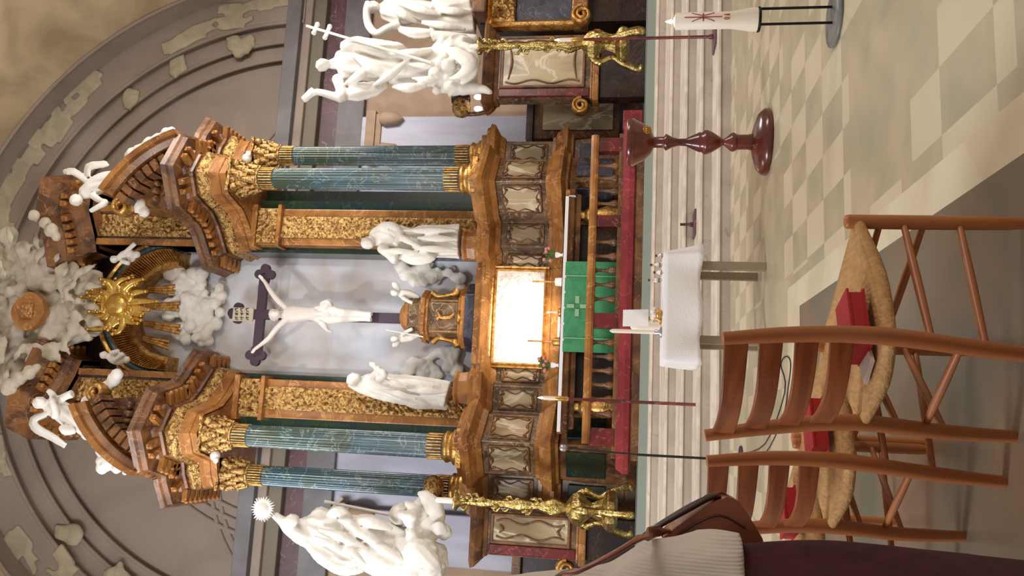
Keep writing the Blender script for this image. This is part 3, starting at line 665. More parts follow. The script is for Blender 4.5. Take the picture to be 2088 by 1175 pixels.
# twisting figure at the frame's edge
Y = 15.7; m = MB()
face(m, Y, 762, 14, 15, -.1, (-.4, -1))
rp(m, Y, [(775, 14, 0, 10), (790, 18, 0, 26), (820, 24, 0, 31), (850, 24, 0, 27), (880, 30, 0, 28), (915, 40, 0, 30), (945, 40, 0, 34), (968, 38, 0, 34)], .7, .09, 8, .2, 36)
rp(m, Y, [(752, 4, -.2, 8), (747, 25, -.2, 8), (752, 52, -.2, 9), (768, 68, -.2, 8), (790, 58, -.2, 9), (815, 50, -.1, 10)], 1)
rp(m, Y, [(815, 60, -.1, 8), (850, 68, -.2, 13), (885, 66, -.2, 10), (900, 50, -.1, 8)], .7, .15, 6); rp(m, Y, [(880, 10, -.2, 12), (920, 12, -.2, 14), (960, 5, -.2, 12)], .8, .15)
for q in ((790, 10, 850, 45), (810, 5, 900, 30), (860, 45, 950, 60), (890, 20, 960, 25)): rp(m, Y, [(q[0], q[1], -.25, 5), ((q[0]+q[2])/2, (q[1]+q[3])/2, -.35, 10), (q[2], q[3], -.25, 4)], .7)
statue('robed_statue', m, 'white stucco robed statue with an arm over its head at the edge beside the bishop')
# woman with the radiant disc on the left
Y = 14.5; m = MB()
rp(m, Y, [(560, 1052, -.2, 7), (572, 1060, -.2, 9), (592, 1076, -.15, 15), (620, 1096, -.1, 17), (645, 1100, 0, 20), (665, 1095, 0, 24)], .9, .1, 6)     # raised arm in sleeve
hand(m, P(566, 1056, Y-.2), P(552, 1046, Y-.25), .07)
face(m, Y, 596, 1060, 14, -.25, (.8, -.7))
rp(m, Y, [(606, 1064, -.1, 10), (618, 1072, 0, 22), (645, 1080, 0, 34), (680, 1088, 0, 40), (710, 1098, 0, 44), (745, 1105, 0, 50), (785, 1120, 0, 52), (825, 1130, 0, 46), (850, 1135, 0, 40)], .62, .1, 9, .2, 44, 5)
rp(m, Y, [(625, 1110, -.1, 8), (660, 1130, -.1, 18), (700, 1150, -.1, 20), (735, 1148, -.1, 18), (752, 1128, 0, 8)], .8, .2, 7, .3, 22)
rp(m, Y, [(640, 1055, 0, 12), (655, 1048, 0, 14), (670, 1056, 0, 13), (685, 1042, -.2, 10), (700, 1048, -.2, 12), (712, 1070, -.2, 14)], .8, .1)
for q in ((640, 1095, 720, 1140, 9), (650, 1080, 750, 1120, 10), (690, 1060, 740, 1085, 10), (700, 1075, 790, 1115, 11), (720, 1060, 800, 1080, 12), (740, 1100, 830, 1150, 9), (690, 1110, 745, 1150, 9)):
    rp(m, Y, [(q[0], q[1], -.3, q[4]*.4), ((q[0]+q[2])/2, (q[1]+q[3])/2-4, -.42, q[4]), (q[2], q[3], -.3, q[4]*.4)], .7)
st = statue('robed_statue', m, 'white stucco woman statue lifting a spiky radiant disc on the left')
m = MB(); c = P(537, 1038, Y-.3); r = 17*mpp(Y); pts = []
for i in range(52):
    a = math.pi*2*i/52; rr = r*(1.45 if i % 2 == 0 else 1.0)*(1+.06*math.sin(i*2.3)); pts.append((c.x+rr*math.cos(a), c.z+rr*math.sin(a)))
m.plate(pts, c.y-.03, c.y+.03); m.lathe([(.01, -.07), (r*.6, -.05), (r*.9, 0), (r*.6, .05), (.01, .07)], (0, 0, 0), 24)

o = m.build('radiant_disc', M_['white'], st)
for i in range(len(o.data.vertices)):
    v_ = o.data.vertices[i].co
    if abs(v_.x) < 2 and abs(v_.y) < 2 and abs(v_.z) < 2: x, y_, z = v_; o.data.vertices[i].co = (c.x+x, c.y+z, c.z+y_)
m = MB(); a, b_ = P(662, 1023, Y+.3), P(806, 1052, Y+.2); m.rope([a, b_], [.03, .03], 10, 1, sub=1)
m.bar(P(673, 1041, Y+.28), P(698, 1016, Y+.28), .05, .05, up=Vector((0, 1, 0)))
tag(m.build('processional_cross', M_['white']), 'slender white cross held up between cloud and woman statue on the left', 'cross')
m = MB()   # angel children, wings and cloud under her
bl(m, Y, [(815, 1050, 0, 22), (838, 1058, -.3, 17), (860, 1040, -.1, 24), (885, 1050, -.1, 22), (880, 1075, -.2, 26), (905, 1085, -.2, 16), (850, 1090, -.3, 22), (830, 1120, -.1, 34), (860, 1130, -.3, 36), (890, 1130, -.2, 22), (845, 1165, -.2, 34), (880, 1160, -.3, 26), (800, 1140, 0, 30), (780, 1170, 0, 20), (905, 1150, -.2, 10)], .25, 3)
rp(m, Y, [(852, 1005, -.2, 4), (868, 1015, -.3, 14), (885, 1035, -.35, 18), (895, 1058, -.3, 14), (893, 1075, -.3, 5)], .5, .08, 6)
rp(m, Y, [(828, 1026, -.2, 6), (842, 1036, -.3, 9), (852, 1050, -.3, 8)], 1); rp(m, Y, [(815, 1048, -.2, 9), (832, 1055, -.4, 9), (842, 1070, -.4, 8)], 1)
rp(m, Y, [(842, 1080, -.4, 8), (846, 1100, -.5, 8), (858, 1108, -.4, 6)], 1); rp(m, Y, [(875, 1075, -.4, 4), (895, 1078, -.5, 14), (912, 1088, -.45, 5)], .5)
rp(m, Y, [(820, 1130, -.5, 6), (850, 1120, -.6, 20), (880, 1150, -.6, 18), (900, 1165, -.5, 5)], .5, .1, 7); face(m, Y, 840, 1054, 11, -.45, (.3, -1)); face(m, Y, 858, 1148, 13, -.5, (.3, -1))
statue('cloud_bank', m, 'white stucco clouds with winged children under the woman statue on the left', 'stucco clouds')
# niche figures
Y = 16.05; m = MB()
face(m, Y, 750, 497, 14, -.15, (-.6, -1))
rp(m, Y, [(758, 494, 0, 10), (768, 486, 0, 22), (785, 482, 0, 29), (808, 486, 0, 28), (835, 494, 0, 29), (865, 492, 0, 33), (900, 492, 0, 34), (938, 492, 0, 36)], .62, .09, 8, .15, 36)
rp(m, Y, [(778, 505, -.1, 12), (795, 520, -.25, 10), (805, 530, -.3, 10), (800, 522, -.35, 8)], 1); rp(m, Y, [(780, 462, -.1, 10), (800, 463, -.2, 11), (815, 475, -.3, 9), (805, 500, -.35, 7)], 1)
rp(m, Y, [(815, 520, -.2, 9), (845, 526, -.2, 15), (875, 524, -.2, 13), (890, 515, -.1, 5)], .7, .15, 6)
for q in ((790, 470, 860, 505, 8), (820, 470, 930, 470, 8), (850, 485, 935, 488, 8), (840, 505, 935, 512, 8), (780, 510, 850, 515, 7)): rp(m, Y, [(q[0], q[1], -.28, 3), ((q[0]+q[2])/2, (q[1]+q[3])/2, -.36, q[4]), (q[2], q[3], -.3, 3)], .7)
statue('robed_statue', m, 'white stucco robed statue leaning in, right of the crucifix on the retable ledge')
m = MB()
face(m, Y, 722, 772, 14, -.15, (.7, -.8))
rp(m, Y, [(734, 776, 0, 10), (746, 780, 0, 18), (765, 784, 0, 24), (795, 789, 0, 25), (825, 795, 0, 30), (855, 797, 0, 29), (885, 799, 0, 27), (914, 806, 0, 28)], .62, .09, 8, .15, 36)
rp(m, Y, [(760, 770, -.1, 9), (770, 758, -.3, 8), (768, 748, -.4, 7)], 1); hand(m, P(766, 750, Y-.4), P(752, 738, Y-.4), .06); rp(m, Y, [(772, 775, -.3, 9), (785, 762, -.45, 7), (772, 756, -.45, 6)], 1)
rp(m, Y, [(820, 815, -.1, 9), (850, 822, -.1, 12), (885, 824, 0, 10), (914, 832, 0, 6)], .7, .15, 6); rp(m, Y, [(715, 778, 0, 12), (735, 790, 0, 12), (770, 805, 0, 10), (820, 820, 0, 6)], .7)
for q in ((780, 795, 850, 815, 8), (800, 775, 900, 785, 8), (830, 795, 910, 800, 8), (780, 775, 830, 790, 7)): rp(m, Y, [(q[0], q[1], -.28, 3), ((q[0]+q[2])/2, (q[1]+q[3])/2, -.36, q[4]), (q[2], q[3], -.3, 3)], .7)
statue('robed_statue', m, 'white stucco veiled statue with lifted hands, left of the crucifix on the retable ledge')
# crucifix
CR = thing('crucifix', 'large dark cross with a white figure of Christ above the tabernacle', 'crucifix', tuple(P(825, 650, 16.62)))
Y = 16.62
def quat(m, V, y, r, Yc):
    c = P(V, y, Yc); k = r*mpp(Yc)
    for dx, dz in ((k*.75, 0), (-k*.75, 0), (0, k*.75), (0, -k*.75)):
        pts = [(c.x+dx+k*.62*math.cos(t), c.z+dz+k*.62*math.sin(t)) for t in [i*math.pi/10 for i in range(20)]]
        m.plate(pts, Yc-.05+.002*dx, Yc+.05)
m = MB(); m.bar(P(540, 560, Y), P(524, 727, Y), .1, .21, up=UP); m.build('cross_beam', M_['cross'], CR, (bevel(.01, 1),))
m = MB(); m.bar(P(470, 640, Y+.001), P(822, 650, Y+.001), .22, .11, up=Vector((0, 1, 0))); m.build('cross_post', M_['cross'], CR, (bevel(.01, 1),))
for V, y in ((541, 560), (522, 725), (486, 639)):
    m = MB(); quat(m, V, y, 16.5, Y); m.build('trefoil_end', M_['cross'], CR)
m = MB(); a, b_ = P(475, 641, Y-.08), P(517, 642, Y-.08); m.bar(a, b_, .31, .05, up=Vector((0, 1, 0)))
pl = m.build('title_board', M_['cream'], CR, (bevel(.01, 1),))
m = MB()
for q, zz in enumerate((482, 493, 504)):
    for i in range(6):
        y0 = 630+i*4.2; a = P(zz-3+(i % 2), y0, Y-.115); b_ = P(zz+3-(i*q % 2)*2, y0+(1.5 if i % 3 else -1), Y-.115); m.bar(a, b_, .014, .01, up=Vector((0, 1, 0)))
        if i % 2 == 0: m.bar(P(zz-2, y0, Y-.115), P(zz-2+(i % 3), y0+3, Y-.115), .014, .01, up=Vector((0, 1, 0)))
m.build('lettering', M_['ink'], pl)
m = MB(); Yb = Y-.2
face(m, Yb, 561, 641, 13, -.14, (.3, -1))
rp(m, Yb, [(566, 641, 0, 7), (576, 641, 0, 9), (584, 641, 0, 17), (598, 641, 0, 20), (615, 640, 0, 17), (632, 640, 0, 15), (645, 640, 0, 17), (660, 639, 0, 16)], .7)
for pts in ([(584, 630, 0, 8), (566, 612, -.02, 6.5), (552, 594, 0, 5.5), (540, 575, .1, 4), (535, 570, .12, 4)], [(584, 652, 0, 8), (566, 668, -.02, 6.5), (548, 690, 0, 5.5), (528, 706, .1, 4), (520, 712, .12, 4)]):
    rp(m, Yb, pts, 1, n=12); e = pts[-1]; hand(m, P(e[0], e[1], Yb+.1), P(e[0]-7, e[1]+(-9 if e[1] < 600 else 9), Yb+.08), .045)
rp(m, Yb, [(655, 634, 0, 11), (675, 632, -.05, 11), (695, 636, -.12, 8), (720, 638, -.02, 7.5), (745, 640, 0, 5), (758, 641, -.04, 5)], 1, n=12)
rp(m, Yb, [(655, 648, 0, 11), (672, 652, -.05, 10), (690, 652, -.12, 8), (715, 650, -.02, 7.5), (742, 651, 0, 5), (757, 652, -.04, 5)], 1, n=12)
body = statue('corpus', m, None, vox=.014, it=2, m_='flesh', par=CR)
m = MB(); rp(m, Yb, [(643, 640, 0, 18), (655, 640, 0, 20), (668, 638, -.02, 18), (676, 634, -.03, 13)], .8, .16, 7, .4, 24)
rp(m, Yb, [(655, 622, -.1, 7), (668, 620, -.15, 10), (676, 626, -.12, 5)], .8, .2, 5); rp(m, Yb, [(650, 656, -.1, 5), (660, 664, -.1, 6), (668, 674, -.05, 4), (678, 676, 0, 3)], .8, .2, 5)
statue('loincloth', m, None, vox=.016, it=1, m_='flesh', par=body)
# clouds, rays and reliefs inside the niche
Y = 17.15; m = MB(); random.seed(5)
for i in range(60):
    a = random.random()*6.28; rr = random.random()**.6
    V = 395+60*rr*math.cos(a); y = 622+72*rr*math.sin(a)-(V-395)*.15
    bl(m, Y, [(V, y, random.uniform(-.1, .1), random.uniform(7, 17))], .3, 4, .7)
bl(m, Y, [(395, 622, .1, 40), (410, 650, .1, 30), (385, 590, .1, 32), (345, 560, 0, 14), (365, 555, 0, 16), (385, 560, 0, 14), (440, 660, 0, 16), (425, 695, 0, 13), (410, 700, 0, 10)], .3, 4, .6)
statue('cloud_cluster', m, 'white stucco cloud cluster with cherubs inside the niche above the crucifix', 'stucco clouds', vox=.028)
for i, (v0, y0, v1, y1) in enumerate(((300, 592, 352, 590), (296, 625, 362, 625), (294, 660, 362, 672), (292, 690, 340, 704))):
    m = MB(); a = P(v0, y0, 16.9); b_ = P(v1, y1, 17.0)
    for q in (-1, 0, 1):
        sd = Vector((.065*q, 0, 0)); m.rope([a+sd*.6, b_+sd*1.2-Vector((0, 0, .06*abs(q)))], [.03, .045], 8, .7, sub=1)
    tag(m.build('gilt_ray', M_['gold']), ['gilt ray nearest the right of the niche arch', 'second gilt ray from the right under the arch', 'second gilt ray from the left under the arch', 'gilt ray nearest the left of the niche arch'][i], 'gilt ray', 'gilt rays under the arch')
m = MB(); random.seed(8)
for i in range(70):
    V = random.uniform(815, 945); side_ = i < 35
    if i == 35: statue('cloud_relief', m, 'blue white stucco cloud relief low in the niche, right of the tabernacle', 'stucco clouds', vox=.03, it=1); m = MB()
    y = random.uniform(535, 535+45*((V-790)/160)+25) if side_ else random.uniform(768-45*((V-790)/160)-22, 768)
    bl(m, Y, [(V, y, random.uniform(0, .12), random.uniform(7, 15))], .5, 5, .5)
o = statue('cloud_relief', m, 'blue white stucco cloud relief low in the niche, left of the tabernacle', 'stucco clouds', vox=.03, it=1)
# crown of stucco clouds over the altar with its medallion
Y = 16.3; m = MB(); random.seed(11)
for i in range(210):
    V = random.uniform(-40, 196); half = (210-V)*.62+40; yc = 622+(100-V)*.05
    y = yc+random.uniform(-1, 1)*min(half, 165)
    if (V-57)**2+(y-635)**2 < 34**2: continue
    bl(m, Y, [(V, y, random.uniform(-.05, .3), random.uniform(12, 26))], .3, 3, .6)
for i in range(80):
    a = random.random()*6.28; V = 60+random.uniform(60, 120)*math.cos(a); y = 632+random.uniform(60, 140)*math.sin(a)
    if V < 190: du, dw = (V-60)/90, (y-632)/90; rp(m, Y, [(V, y, -.15, 4), (V+du*14+random.uniform(-6, 6), y+dw*14+random.uniform(-6, 6), -.3, 10), (V+du*30+random.uniform(-8, 8), y+dw*30+random.uniform(-8, 8), -.15, 3)], .4, .12, 5)
m.box(*sorted((P(60, 500, Y).x, P(60, 760, Y).x)), Y+.2, Y+.4, P(120, 630, Y).z, P(-40, 630, Y).z); m.box(*sorted((P(60, 570, Y).x, P(60, 690, Y).x)), Y+.2, Y+.4, P(175, 630, Y).z, P(60, 630, Y).z)
statue('stucco_glory', m, 'cream stucco glory of clouds and feathers crowning the altar', 'stucco clouds', vox=.04, it=2, m_='cream')
for (nm, pts, lb) in (('cloud_bank', [(92, 455, 0, 14), (105, 470, -.1, 16), (115, 483, -.1, 11), (70, 440, 0, 14)], 'small cream cloud on the right attic cornice'), ('cloud_bank', [(40, 772, 0, 16), (60, 760, 0, 16), (75, 750, 0, 10), (20, 790, 0, 20)], 'small cream cloud on the left attic cornice')):
    m = MB(); bl(m, 15.5, pts, .3, 4); statue(nm, m, lb, 'stucco clouds', vox=.03, m_='cream')
MD = None
m = MB(); c = P(57, 635, 15.95); a_, b2 = 42*mpp(16), 39*mpp(16)
pts = [(c.x+a_*(1+.03*math.cos(4*t))*math.cos(t), c.z+b2*(1+.03*math.cos(4*t))*math.sin(t)) for t in [i*math.pi/32 for i in range(64)]]
m.plate(pts, 15.93, 16.1); MD = tag(m.build('oval_medallion', M_['orange'], None, (bevel(.02, 2),)), 'brown gilt oval medallion in the middle of the stucco glory', 'medallion')
m = MB(); relief(m, lambda u, v_: (Vector((c.x-a_*.4+a_*.8*u, 15.93, c.z-b2*.4+b2*.8*v_)), Vector((0, -1, 0))), 30, 30, .05, 6, 2); m.build('carved_relief', M_['orange'], MD)
# angels on the pediments
def wing(m, Y, pts, n=5, sp=6):
    for i in range(n):
        f = i/(n-1); rp(m, Y, [(p[0]+p[4]*f*sp, p[1]+p[5]*f*sp, p[2]-.04*i, p[3]*(1-.35*f)) for p in pts], .35, sub=3)
Y = 15.3; m = MB(); face(m, Y, 155, 409, 14, -.15, (-.5, -1))
rp(m, Y, [(165, 402, 0, 8), (175, 392, 0, 17), (190, 382, 0, 21), (208, 372, 0, 21), (225, 366, 0, 20), (238, 358, 0, 14)], .75, .1, 7, .3, 28)
wing(m, Y+.1, [(178, 370, 0, 8, 0, 0), (150, 350, 0, 9, .4, .6), (128, 350, 0, 5, 1, .5)], 5, 7); wing(m, Y+.1, [(180, 360, 0, 8, 0, 0), (180, 340, 0, 10, .6, .5), (205, 333, 0, 6, 1.2, 1), (218, 330, 0, 3, 1, 1)], 5, 6)
rp(m, Y, [(188, 398, -.1, 8), (205, 410, -.2, 7), (215, 413, -.25, 7), (200, 422, -.3, 6), (184, 431, -.3, 5)], 1); rp(m, Y, [(225, 385, -.1, 11), (240, 392, -.2, 9), (246, 385, -.2, 7)], 1)
statue('angel_statue', m, 'white stucco winged angel seated on the right pediment', vox=.02)
m = MB(); bl(m, Y, [(243, 385, 0, 13), (256, 395, -.1, 16), (270, 405, -.1, 20), (283, 418, -.1, 20), (294, 432, -.1, 13), (232, 362, 0, 13), (246, 352, 0, 10)], .25, 4); statue('cloud_bank', m, 'white cloud hanging under the angel on the right pediment', 'stucco clouds', vox=.026)
m = MB(); bl(m, 15.1, [(272, 318, 0, 20), (290, 312, 0, 22), (308, 298, 0, 22), (322, 288, 0, 18), (340, 272, 0, 14), (350, 266, 0, 9)], .2, 4); statue('cloud_bank', m, 'row of white cloud puffs on the outer slope of the right pediment', 'stucco clouds', vox=.026)
Y = 15.1; m = MB(); face(m, Y, 81, 820, 14, -.15, (.5, -1))
rp(m, Y, [(90, 823, 0, 8), (102, 828, 0, 17), (122, 836, 0, 21), (142, 850, 0, 22), (160, 862, 0, 22), (170, 870, 0, 14)], .75, .1, 7, .3, 28)
wing(m, Y+.1, [(95, 845, 0, 8, 0, 0), (68, 858, 0, 11, .5, -.4), (75, 875, 0, 10, .6, -.5), (105, 892, 0, 8, .5, -.8), (133, 912, 0, 4, .6, -1)], 6, 5)
rp(m, Y, [(106, 818, -.1, 8), (108, 806, -.25, 7), (97, 796, -.3, 5)], 1); rp(m, Y, [(112, 850, -.2, 8), (112, 835, -.35, 7), (104, 815, -.4, 6)], 1); rp(m, Y, [(122, 815, -.1, 9), (135, 808, -.2, 8), (148, 803, -.2, 9)], 1)
rp(m, Y, [(150, 875, -.1, 11), (135, 880, -.2, 9), (125, 870, -.2, 7)], 1)
statue('angel_statue', m, 'white stucco winged angel with crossed arms on the left pediment', vox=.02)
m = MB(); bl(m, Y, [(238, 765, 0, 14), (232, 775, 0, 15), (218, 788, 0, 13), (205, 798, 0, 12), (190, 806, 0, 11), (175, 818, 0, 11), (178, 840, 0, 15)], .25, 4); statue('cloud_bank', m, 'trail of white cloud puffs climbing inward on the left pediment', 'stucco clouds', vox=.026)
m = MB(); bl(m, Y, [(170, 868, 0, 20), (180, 885, 0, 15), (198, 905, 0, 13), (212, 922, 0, 17), (216, 942, 0, 20), (208, 955, 0, 13), (238, 955, 0, 12), (255, 963, 0, 7)], .25, 4); statue('cloud_bank', m, 'white cloud puffs on the outer slope of the left pediment', 'stucco clouds', vox=.026)
def cherub(Y, V, y, arm, lb):
    m = MB(); face(m, Y, V, y, 9, -.05, (0, -1)); s_ = 1 if y < 640 else -1
    rp(m, Y, [(V+8, y-s_*2, 0, 7), (V+20, y-s_*8, 0, 11), (V+32, y-s_*12, 0, 10), (V+44, y-s_*6, 0, 6)], .8); rp(m, Y, [(V+20, y-s_*12, -.1, 5), arm], 1); rp(m, Y, [(V+14, y+s_*4, -.1, 5), (V+30, y+s_*8, -.15, 5)], 1)
    bl(m, Y, [(V+35, y-s_*2, 0, 9), (V+46, y-s_*10, 0, 8)], .3, 4); statue('cherub_statue', m, lb, vox=.018)
cherub(16.1, 233, 529, (276, 496, -.1, 5), 'small white cherub beside the right of the arch'); cherub(16.1, 212, 724, (252, 722, -.1, 5), 'small white cherub beside the left of the arch')
# gilt cartouche at the arch crown
m = MB(); c = P(240, 622, 16.2); k = mpp(16.2)
m.lathe([(.01, -.14), (16*k, -.13), (24*k, -.06), (25*k, .05), (25*k, .12)], (0, 0, 0), 28)
m.v = [(c.x+x*1.05, c.y+z, c.z+y_*1.1) for x, y_, z in m.v]
CT = m.build('gilt_cartouche', M_['goldbright']); tag(CT, 'golden shield cartouche with leafy scrolls at the crown of the arch', 'cartouche')
m = MB(); random.seed(2)
for sgn in (1, -1):
    for i in range(30):
        a = math.radians(-78+(i % 15)*10.5+(i//15)*5); L1 = random.uniform(24, 44)*k*(1.35 if abs(a) < .5 else .8)*(1 if i < 15 else .7)
        p0 = c+Vector((sgn*20*k*math.cos(a), 0, 22*k*math.sin(a))); d_ = Vector((sgn*math.cos(a), random.uniform(-.2, .1), math.sin(a)))
        cu = Vector((0, 0, 1))*random.uniform(-.2, .25)
        m.rope([p0, p0+d_*L1*.4, p0+d_*L1*.75+cu*.9, p0+d_*L1*.9+cu*2.2], [.06, .09, .07, .03], 8, .45, .2, 3, sub=3); m.ell(p0+d_*L1*.9+cu*2.2, .05, 8, 5)
for i in range(7):
    a = math.pi*(i+.5)/7; m.rope([c+Vector((12*k*math.cos(a), 0, 24*k)), c+Vector((16*k*math.cos(a), -.05, (36+10*math.sin(a))*k))], [.05, .035], 8, 1, sub=1); m.ell(c+Vector((17*k*math.cos(a), -.05, (40+12*math.sin(a))*k)), .05, 8, 6)
m.rope([c+Vector((18*k*math.cos(t), -.03, 30*k+5*k*math.sin(t))) for t in [i*math.pi/8 for i in range(17)]], [.045]*17, 8, 1, sub=1)
m.build('leaf_scrolls', M_['goldbright'], CT)
for i in range(8):     # leaves running down over the arch
    pass
# ---------------------------------------------------------------- tabernacle
Y = 16.45; c0 = P(957, 648, Y); TX = c0.x; tz = lambda V: P(V, 648, Y).z
k = mpp(Y)
TB = thing('tabernacle', 'brown and gilt temple shaped tabernacle under the crucifix', 'tabernacle', (TX, Y, tz(972)))
def tb(name, wds, mt, mods=(bevel(.012, 2),), side=True):
    m = MB()
    for (V0, V1, hw, dp) in wds:
        h = hw*k; d_ = dp; pts = [(TX-h, Y+.3), (TX-h, Y-.05), (TX-h*.62, Y-.05-d_), (TX+h*.62, Y-.05-d_), (TX+h, Y-.05), (TX+h, Y+.3)]
        m.prism(pts, tz(V1), tz(V0))
    return m.build(name, M_[mt], TB, mods)
tb('slate_plinth', [(953, 972, 70, .3)], 'slate'); tb('base_moulding', [(944, 953.5, 64, .27), (939, 944.5, 58, .24)], 'orange')
tb('temple_body', [(877, 940, 42, .16)], 'taupe'); tb('temple_cornice', [(872, 878, 50, .24), (864, 872.5, 54, .28), (860, 864.5, 48, .22)], 'orange')
tb('upper_stage', [(836, 861, 38, .14)], 'taupe'); tb('upper_cornice', [(830, 837, 36, .16)], 'orange')
m = MB(); m.lathe([(32*k, tz(831)), (30*k, tz(825)), (22*k, tz(819)), (13*k, tz(815)), (4*k, tz(814))], (TX, Y+.05, 0), 24, sy=.6); m.build('dome', M_['orange'], TB)
m = MB(); m.rope([P(893, 637, Y-.27), P(897, 645, Y-.28), P(903, 648, Y-.28), P(918, 647, Y-.28), P(926, 640, Y-.27)], [.03, .04, .04, .04, .03], 8, .7); m.rope([P(890, 652, Y-.27), P(897, 646, Y-.28)], [.04, .03], 8, .7, sub=1); m.lathe([(.02, 0), (.16, .02), (.14, .06), (.03, .1)], tuple(P(940, 648, Y-.25)), 16); m.build('gilt_door_ornament', M_['gold'], TB)
for s in (-1, 1):
    m = MB(); yy = 648+s*48
    m.rope([P(935, yy+s*10, Y), P(930, yy+s*2, Y), P(915, yy-s*2, Y), P(895, yy-s*6, Y), P(882, yy+s*3, Y)], [.1, .1, .05, .06, .07], 10, 1.2, .1, 4); m.build('scroll_bracket', M_['gold'], TB)
    m = MB(); x = TX+s*30*k; m.lathe([(.06, tz(936)), (.05, tz(930)), (.045, tz(890)), (.065, tz(880))], (x, Y-.12, 0), 14); m.build('small_column', M_['orange'], TB)
for yy, s, lb in ((600, 1, 'small white cherub kneeling on the right shoulder of the tabernacle'), (689, -1, 'small white cherub with a thin lance on the left shoulder of the tabernacle')):
    m = MB(); face(m, Y, 805, yy-s*2, 8, -.1, (-s*.5, -1)); rp(m, Y, [(812, yy, 0, 6), (822, yy-s*1, 0, 10), (836, yy+s*2, 0, 10), (848, yy+s*6, 0, 8), (856, yy+s*9, 0, 5)], .8)
    rp(m, Y, [(820, yy+s*6, -.1, 5), (832, yy+s*14, -.2, 4), (842, yy+s*18, -.2, 4)], 1); rp(m, Y, [(816, yy-s*8, .1, 3), (806, yy-s*18 if s > 0 else yy+14, .1, 7), (800, yy-s*24 if s > 0 else yy+18, .1, 3)], .4)
    o = statue('cherub_statue', m, lb, vox=.016)
    if s < 0:
        m = MB(); m.rope([P(787, 673, Y-.2), P(863, 687, Y-.25)], [.014, .014], 8, 1, sub=1); m.build('lance', M_['white'], o)
# ---------------------------------------------------------------- mensa
MY = 14.55
zc = P(1143, 640, MY).z
AL = thing('altar_table', 'stone altar table behind the balustrade, below the framed white marble panel', 'altar', (0, MY+.4, .855))
m = MB(); m.prism([(-2.3, MY+.02), (2.28, MY+.02), (2.28, 14.7), (1.6, 15.2), (-1.6, 15.2), (-2.3, 14.7)], zc-.1, zc-.012); m.build('table_slab', M_['orange'], AL, (bevel(.01, 2),))
m = MB(); m.sweep([(-2.2, 14.8, zc-.3), (-2.2, MY+.14, zc-.3), (2.2, MY+.14, zc-.3), (2.2, 14.8, zc-.3)], [(-.1, 0), (0, 0), (.02, .08), (.08, .12), (.1, .2), (-.1, .2)], A=UP); m.build('slab_moulding', M_['brown'], AL)
m = MB(); m.box(-1.7, 1.7, MY+.45, 15.2, .855, zc-.1); m.build('altar_body', M_['dark'], AL)
for yy in (440, 830):
    pz = P(1178, yy, MY+.25); m = MB()
    m.lathe([(.16, .855), (.18, 1.0), (.12, 1.1), (.2, 1.5), (.12, 1.75), (.1, 1.78)]+[(.13+.035*math.sin(t), 1.8+.035*t) for t in [i*.7 for i in range(8)]]+[(.16, zc-.12)], (pz.x, pz.y, 0), 20, .12, 10)
    m.build('gilt_baluster', M_['gold'], AL)
m = MB()
x0, x1 = P(1141, 881, MY).x, P(1150, 399, MY).x
m.box(x0, x1, MY-.015, MY+.15, zc-.012, zc); m.box(x0, x1, MY-.015, MY-.003, zc-.075, zc); m.box(x1-.012, x1, MY-.015, MY+.15, zc-.2, zc)
tag(m.build('altar_cloth', M_['cloth']), 'narrow white linen cloth along the front edge of the altar table', 'altar cloth')
x0, x1 = P(1140, 717, MY).x, P(1147, 533, MY).x
m = MB(); n = 40
front = [(x0+(x1-x0)*i/n, MY-.02-.006*math.sin(i*.9)) for i in range(n+1)]
m.prism(front+[(x1, MY+.0), (x0, MY+.0)], 1.02, zc-.06)
GC = m.build('green_antependium', M_['greencloth']); tag(GC, 'green altar frontal with a pale cross hanging from the altar table', 'altar frontal')
m = MB(); xm = P(1175, 625, MY).x; zm = P(1177, 625, MY).z; yf = MY-.034
for sx, sz in ((.19, .0), (0, .19)):
    for q in (-1, 1):
        a = Vector((xm+q*sx*.28, yf, zm+q*sz*.28)); b_ = Vector((xm+q*sx, yf, zm+q*sz)); m.bar(a, b_, .008, .075, up=UP if sx else Vector((1, 0, 0)))
m.build('embroidered_cross', M_['greentrim'], GC)
m = MB()
for xx in (P(1170, 563, MY).x, P(1170, 690, MY).x): m.box(xx-.008, xx+.008, yf-.002, yf+.02, 1.1, zc-.08)
m.build('braid', M_['greentrim'], GC)
# things on the mensa
def on_altar(V, y, dy=.2): p = P(V, y, MY+dy); return Vector((p.x, p.y, zc))
for i, (y, lb) in enumerate(((520, 'small vase of pink and green flowers on the right of the altar table'), (745, 'small vase of green and red flowers on the left of the altar table'))):
    p = on_altar(1130, y); t = thing('flower_vase', lb, 'flowers', tuple(p), 'flower vases on the altar')
    m = MB(); m.lathe([(.045, 0), (.05, .01), (.02, .04), (.055, .12), (.05, .16)], tuple(p), 16); m.build('vase', M_['cloth'], t)
    m = MB(); random.seed(20+i)
    for q in range(34):
        a = random.random()*6.28; r = random.random()*.17; h = .2+random.random()*.2; e = p+Vector((r*math.cos(a), r*math.sin(a)*.6, h))
        m.rope([p+Vector((0, 0, .15)), e], [.006, .02], 5, .4, sub=1)
    m.build('foliage', M_['leaf'], t)
    for q in range(5):
        a = random.random()*6.28; e = p+Vector((.13*math.cos(a), -.06, .24+random.random()*.14)); m = MB(); m.ell(e, .035, 10, 7, .3, 20); m.build('blossom', M_['pink'], t)
